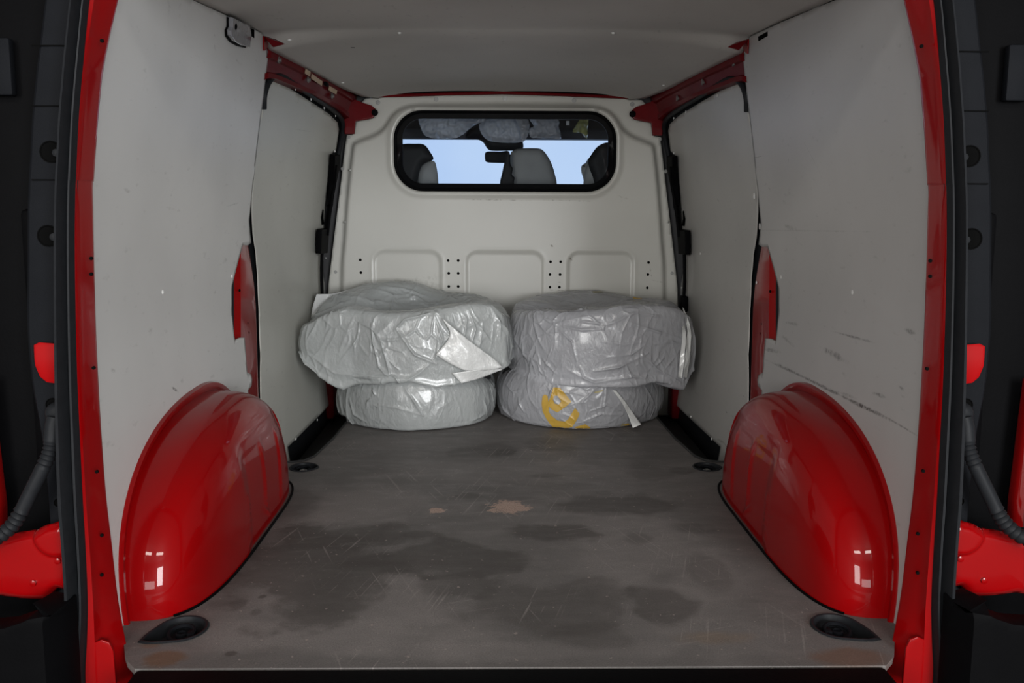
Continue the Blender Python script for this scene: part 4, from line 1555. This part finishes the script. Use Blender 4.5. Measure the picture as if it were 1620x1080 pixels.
def flap(name, root, rows, m, lab=None, th=.0012, wr=.004, seed=0):
    """loose sheet of film: rows of 3D points, lofted and lightly wrinkled"""
    R_ = [spline(r, 8) for r in rows]
    n = min(len(r) for r in R_)
    R_ = [r[:n] for r in R_]
    cols = [spline([r[i] for r in R_], 8) for i in range(n)]
    k = len(cols[0])
    vs, fs = [], []
    for i, c in enumerate(cols):
        for j, p in enumerate(c):
            w_ = (1-abs(noise.noise(Vector((p[0]*22+seed, p[1]*22, p[2]*14))))*2.2)*wr
            vs.append((p[0], p[1]-w_, p[2]))
    for i in range(n-1):
        for j in range(k-1):
            fs.append((i*k+j, i*k+j+1, (i+1)*k+j+1, (i+1)*k+j))
    o = solid(pymesh(name, vs, fs, m, None, ang=180), th)
    if lab:
        o['label'] = lab
    adopt(o, root)
    return o


def sp3(bv, lst):
    """(px, py, lift, fallback depth) -> 3D points standing off the bag surface"""
    out = []
    for px, py, lift, fb in lst:
        h = surf(bv, px, py, lift)
        out.append(tuple(atY(fb, px, py)) if h is None else tuple(h))
    return out


# flaps of the upper left bag
flap('bag_flap', UL, [sp3(bvUL, [(690, 560, .006, 3.42), (712, 530, .010, 3.42), (700, 503, .006, 3.42)]),
                      sp3(bvUL, [(712, 575, .018, 3.42), (735, 556, .028, 3.42), (722, 522, .014, 3.42)]),
                      sp3(bvUL, [(742, 586, .022, 3.42), (765, 572, .034, 3.42), (758, 550, .020, 3.42)]),
                      sp3(bvUL, [(790, 583, .02, 3.44), (793, 580, .03, 3.44), (794, 577, .02, 3.44)])], FLAP, 'bright white pointed fold of the bag', wr=.007, seed=2)
flap('bag_flap', UL, [sp3(bvUL, [(730, 606, .02, 3.42), (715, 590, .012, 3.42)]), sp3(bvUL, [(760, 598, .02, 3.43), (750, 585, .03, 3.43)]), sp3(bvUL, [(795, 584, .02, 3.45), (780, 578, .03, 3.45)])],
     FLAP, 'bright white pointed fold of the bag', wr=.003, seed=5)
flap('bag_corner', UL, [[tuple(atY(3.80, 492, 503)), tuple(atY(3.82, 495, 485)), tuple(atY(3.84, 501, 465))], [tuple(atY(3.80, 520, 492)), tuple(atY(3.86, 525, 478)), tuple(atY(3.88, 527, 464))],
                        [tuple(atY(3.88, 555, 482)), tuple(atY(3.92, 560, 468)), tuple(atY(3.94, 558, 456))], [tuple(atY(3.93, 590, 462)), tuple(atY(3.96, 590, 455)), tuple(atY(3.97, 590, 449))]],
     FLAP, 'white stiff corner of the bag standing up behind', wr=.003, seed=7)
# gathered mouth of the upper right bag
for k, (xa, xb, sd_) in enumerate(((1079, 1084, 11), (1087, 1092, 12))):
    flap('bag_mouth', UR, [sp3(bvUR, [(xa-8, 486, .004, 3.60), (xa-6, 487, .010, 3.60)]), sp3(bvUR, [(xa, 520, .010, 3.53), (xb, 520, .024, 3.53)]),
                           sp3(bvUR, [(xa-3, 560, .006, 3.52), (xb-1, 562, .022, 3.52)]), sp3(bvUR, [(xa-6, 596, .010, 3.52), (xb-5, 598, .022, 3.52)])],
         FLAP, 'gathered open mouth of the bag' if k else 'loose hem of the bag', wr=.011, seed=sd_)
# white strip across the lower right bag
flap('bag_strip', LR, [sp3(bvLR, [(969, 617, .006, 3.45), (974, 617, .006, 3.45)]), sp3(bvLR, [(982, 634, .008, 3.44), (988, 634, .008, 3.44)]), sp3(bvLR, [(993, 655, .008, 3.43), (1003, 655, .008, 3.43)]), sp3(bvLR, [(1001, 677, .006, 3.43), (1014, 671, .006, 3.43)])],
     FLAP, 'white folded strip of film', wr=.002)

# printed letter and print fragments on the right bags
def cr8(lst):
    return [(760+x/3.858, 420+y/3.858) for x, y in lst]


def printed(name, root, bv, polys, m):
    vs, fs = [], []
    for poly in polys:
        V, Q = clipgrid(poly, .8, [cr8([(450, 795), (470, 793), (494, 828), (478, 848), (452, 842), (444, 820)])] if len(polys) > 1 and poly is polys[1] else ())
        ok = {}
        for i, (a, b) in enumerate(V):
            h = surf(bv, a, b, .0025)
            if h is not None:
                ok[i] = len(vs)
                vs.append(h)
        for f in Q:
            if all(int(k) in ok for k in f):
                fs.append([ok[int(k)] for k in f])
    if fs:
        adopt(pymesh(name, vs, fs, m, None, ang=180), root)


printed('printed_letter', LR, bvLR, [
    cr8([(378, 800), (392, 785), (410, 795), (418, 850), (416, 890), (432, 915), (470, 945), (515, 952), (535, 938), (578, 868), (606, 905), (590, 940), (560, 985), (520, 995), (440, 985), (405, 940), (380, 890), (374, 845)]),
    cr8([(445, 742), (485, 745), (556, 830), (520, 862), (470, 896), (440, 882), (408, 850), (428, 800)])], YELLOW)
printed('print_fragment', LR, bvLR, [cr8([(575, 985), (640, 968), (668, 985), (678, 1004), (600, 1010)])], YELLOW)
printed('print_fragment', LR, bvLR, [cr8([(880, 968), (905, 962), (915, 980), (870, 992)])], YELLOW)
PALE = mat('faded_print', (.34, .30, .16), .4)
printed('faded_print', LR, bvLR, [cr8([(690, 772), (745, 758), (752, 766), (705, 780)])], PALE)
printed('faded_print', LR, bvLR, [cr8([(850, 990), (868, 962), (880, 966), (862, 994)])], PALE)
printed('print_fragment', UR, bvUR, [cr8([(925, 188), (985, 192), (988, 204), (935, 202)])], YELLOW)
printed('faded_print', UR, bvUR, [cr8([(680, 156), (750, 154), (750, 163), (690, 165)])], PALE)

# ------------------------------------------------------------------ cab seen through the bulkhead window
def c4(lst):
    return [(600+x/4.05, 160+y/4.05) for x, y in lst]


def slab(name, pxpoly, Y, t, m, parent, bev=.02, step=.012):
    poly = [tuple(atY(Y, x, y)[[0, 2]]) for x, y in pxpoly]
    poly = [tuple(p) for p in spline(poly, 3, True)]
    V, Q = clipgrid(poly, step)
    d = sd(V, poly)
    vs = [(a, Y+bev*(1-sstep(np.array(k), bev*1.3)), b) for (a, b), k in zip(V, d)]
    n = len(vs)
    o = pymesh(name, vs, Q, m, None, ang=60)
    solid(o, t, -1)
    # thickness goes forward, away from the cargo space
    return adopt(o, parent) if parent else o


def seat(label, grey, dark, Y):
    t_ = thing('cab_seat', label, 'seat', (float(atY(Y, *grey[0])[0]), Y, .3), 'seat backs in the cab')
    slab('backrest', grey, Y, -.10, SEATG, t_)
    if dark:
        slab('side_bolster', dark, Y-.05, -.06, SEATB, t_)
    return t_


seat('black and grey seat back at the left end of the bulkhead window', c4([(215, 760), (235, 560), (250, 440), (275, 400), (320, 380), (355, 388), (370, 450), (377, 530), (377, 760)]),
     c4([(110, 760), (100, 300), (150, 273), (220, 271), (285, 276), (325, 325), (345, 372), (290, 395), (262, 430), (240, 520), (225, 600), (215, 760)]), 4.45)
seat('grey smudged middle seat back right of the mirror', c4([(850, 760), (845, 520), (838, 360), (850, 320), (900, 302), (980, 299), (1040, 306), (1080, 350), (1110, 410), (1130, 480), (1140, 540), (1140, 760)]), None, 4.47)
seat('black seat back with a grey sliver at the right end of the window', c4([(1312, 760), (1314, 520), (1320, 450), (1345, 385), (1385, 330), (1420, 520), (1430, 760)]),
     c4([(1400, 760), (1385, 540), (1340, 395), (1362, 340), (1395, 295), (1430, 272), (1475, 264), (1560, 300), (1560, 760)]), 4.45)
slab('mirror', [(0, 0)]*0 or c4([(676, 340), (684, 326), (705, 321), (780, 322), (832, 322), (836, 390), (800, 396), (720, 394), (690, 390), (678, 378)]), 4.85, -.03, SEATB, None, .008, .006)
o = bpy.data.objects['mirror']
o.name = 'rear_view_mirror'
tag(o, 'black rear-view mirror in front of the sky, centre of the bulkhead window', 'mirror')
o = slab('belt', c4([(770, 760), (772, 540), (785, 470), (800, 400), (818, 330), (836, 330), (840, 400), (855, 430), (850, 470), (868, 490), (862, 520), (872, 560), (866, 600), (870, 760)]), 4.40, -.03, SEATB, None, .006, .006)
o.name = 'reflection_strip'  # made-up solid strip in place of a dark reflection in the glass
tag(o, 'black ragged strip standing in for a reflection left of the middle seat back', 'strip')

# headlining with overhead shelf, seen above the windscreen
hl = struct(thing('trim_6', 'blue grey headlining and overhead shelf of the cab', None, kind='structure', loc=(0, 4.9, 1.15)))
zt = atY(4.9, 800, 221)[2]
for (ya, yb, dy, mm) in ((221, 204, .0, HEAD), (206, 165, -.03, SEATB)):
    z0, z1 = atY(4.9, 800, ya)[2], atY(4.9, 800, yb)[2]
    adopt(boxobj('shelf_panel', (0, 4.9+dy, (z0+z1)/2), (1.6, .06, z1-z0), mm, None, .01), hl)
z0 = atY(4.88, 800, 202.5)[2]
adopt(boxobj('shelf_edge', (-.2, 4.86, z0), (1.3, .01, .006), HEAD, None, .002), hl)
o = slab('mirror_console', c4([(555, 235), (575, 180), (630, 140), (740, 118), (840, 126), (890, 170), (912, 230), (925, 290), (900, 312), (820, 316), (720, 316), (690, 300), (665, 262), (620, 240)]), 4.83, -.04, SEATB, None, .02, .010)
adopt(o, hl)
# cab front: dashboard below and windscreen glass
sc_ = struct(thing('window_2', 'windscreen of the cab with pale sky beyond', None, kind='structure', loc=(0, 5.0, .9)))
wz0, wz1 = atY(5.0, 800, 300)[2]-.5, atY(5.0, 800, 210)[2]
pymesh('windscreen', [(-.8, 5.3, wz0-.1), (.8, 5.3, wz0-.1), (.8, 4.98, wz1), (-.8, 4.98, wz1)], [(0, 1, 2, 3)], GLASS, None, smooth=False)
adopt(bpy.data.objects['windscreen'], sc_)
adopt(boxobj('dashboard', (0, 5.1, .15), (1.6, .35, .7), SEATB, None, .05), sc_)
adopt(boxobj('roof_front', (0, 4.95, 1.40), (1.7, .30, .03), BODY, None, .01), sc_)

# added crumpled film sheets, standing in for reflections in the bulkhead window
def crumple(name, label, pxpoly, Y, m, seed, group='film sheets standing in for window reflections', amp=.03):
    poly = [tuple(atY(Y, x, y)[[0, 2]]) for x, y in pxpoly]
    poly = [tuple(p) for p in spline(poly, 3, True)]
    V, Q = clipgrid(poly, .0045)
    vs = []
    d = sd(V, poly)
    for (a, b), k in zip(V, d):
        q = Vector((a*24+seed, seed, b*24))
        h = (1-abs(noise.noise(q))*2.2)+.5*(1-abs(noise.noise(q*2.3))*2)
        vs.append((a, Y-amp*h*.6-.02*min(1, k/.02), b))
    o = solid(pymesh(name, vs, Q, m, None, ang=180), .0012)
    return tag(o, label, 'plastic cover', group)


crumple('reflection_sheet', 'crumpled clear film standing in for a reflection at the upper left of the window', c4([(255, 60), (420, 60), (560, 110), (640, 105), (690, 120), (600, 160), (500, 235), (330, 235), (275, 190)]), 4.55, CLEARF, 3)
crumple('reflection_sheet', 'clear film standing in for a reflection over the mirror console', c4([(640, 150), (720, 110), (850, 100), (900, 150), (920, 230), (900, 265), (740, 262), (670, 230)]), 4.62, CLEARF, 8, amp=.02)
FILMB = film('white_reflection_film', (.62, .61, .60), .35)
crumple('reflection_sheet', 'crumpled white film standing in for a reflection just right of the mirror console', c4([(860, 90), (900, 75), (940, 90), (962, 150), (955, 210), (935, 250), (910, 262), (900, 200), (885, 150)]), 4.58, FILMB, 13)
crumple('reflection_sheet', 'white film bundle standing in for a reflection above the middle seat', c4([(960, 180), (990, 160), (960, 110), (1000, 85), (1100, 95), (1150, 130), (1148, 165), (1165, 240), (1100, 240), (1000, 238), (965, 228)]), 4.60, FILMB, 17)
FILM_Y = film('yellow_reflection_film', (.50, .48, .18), .35, .2)
crumple('reflection_sheet', 'yellowish crumpled film standing in for a reflection at the upper right of the window', c4([(1250, 170), (1290, 110), (1320, 80), (1340, 90), (1335, 170), (1332, 238), (1310, 225), (1290, 205), (1240, 200)]), 4.60, FILM_Y, 23)
p = atY(4.70, 600+1208/4.05, 160+140/4.05)
tag(boxobj('paper_tag', (p[0], 4.70, p[2]), (.016, .002, .020), WHITE, None, 0), 'tiny white paper tag right of the white film bundle', 'tag')
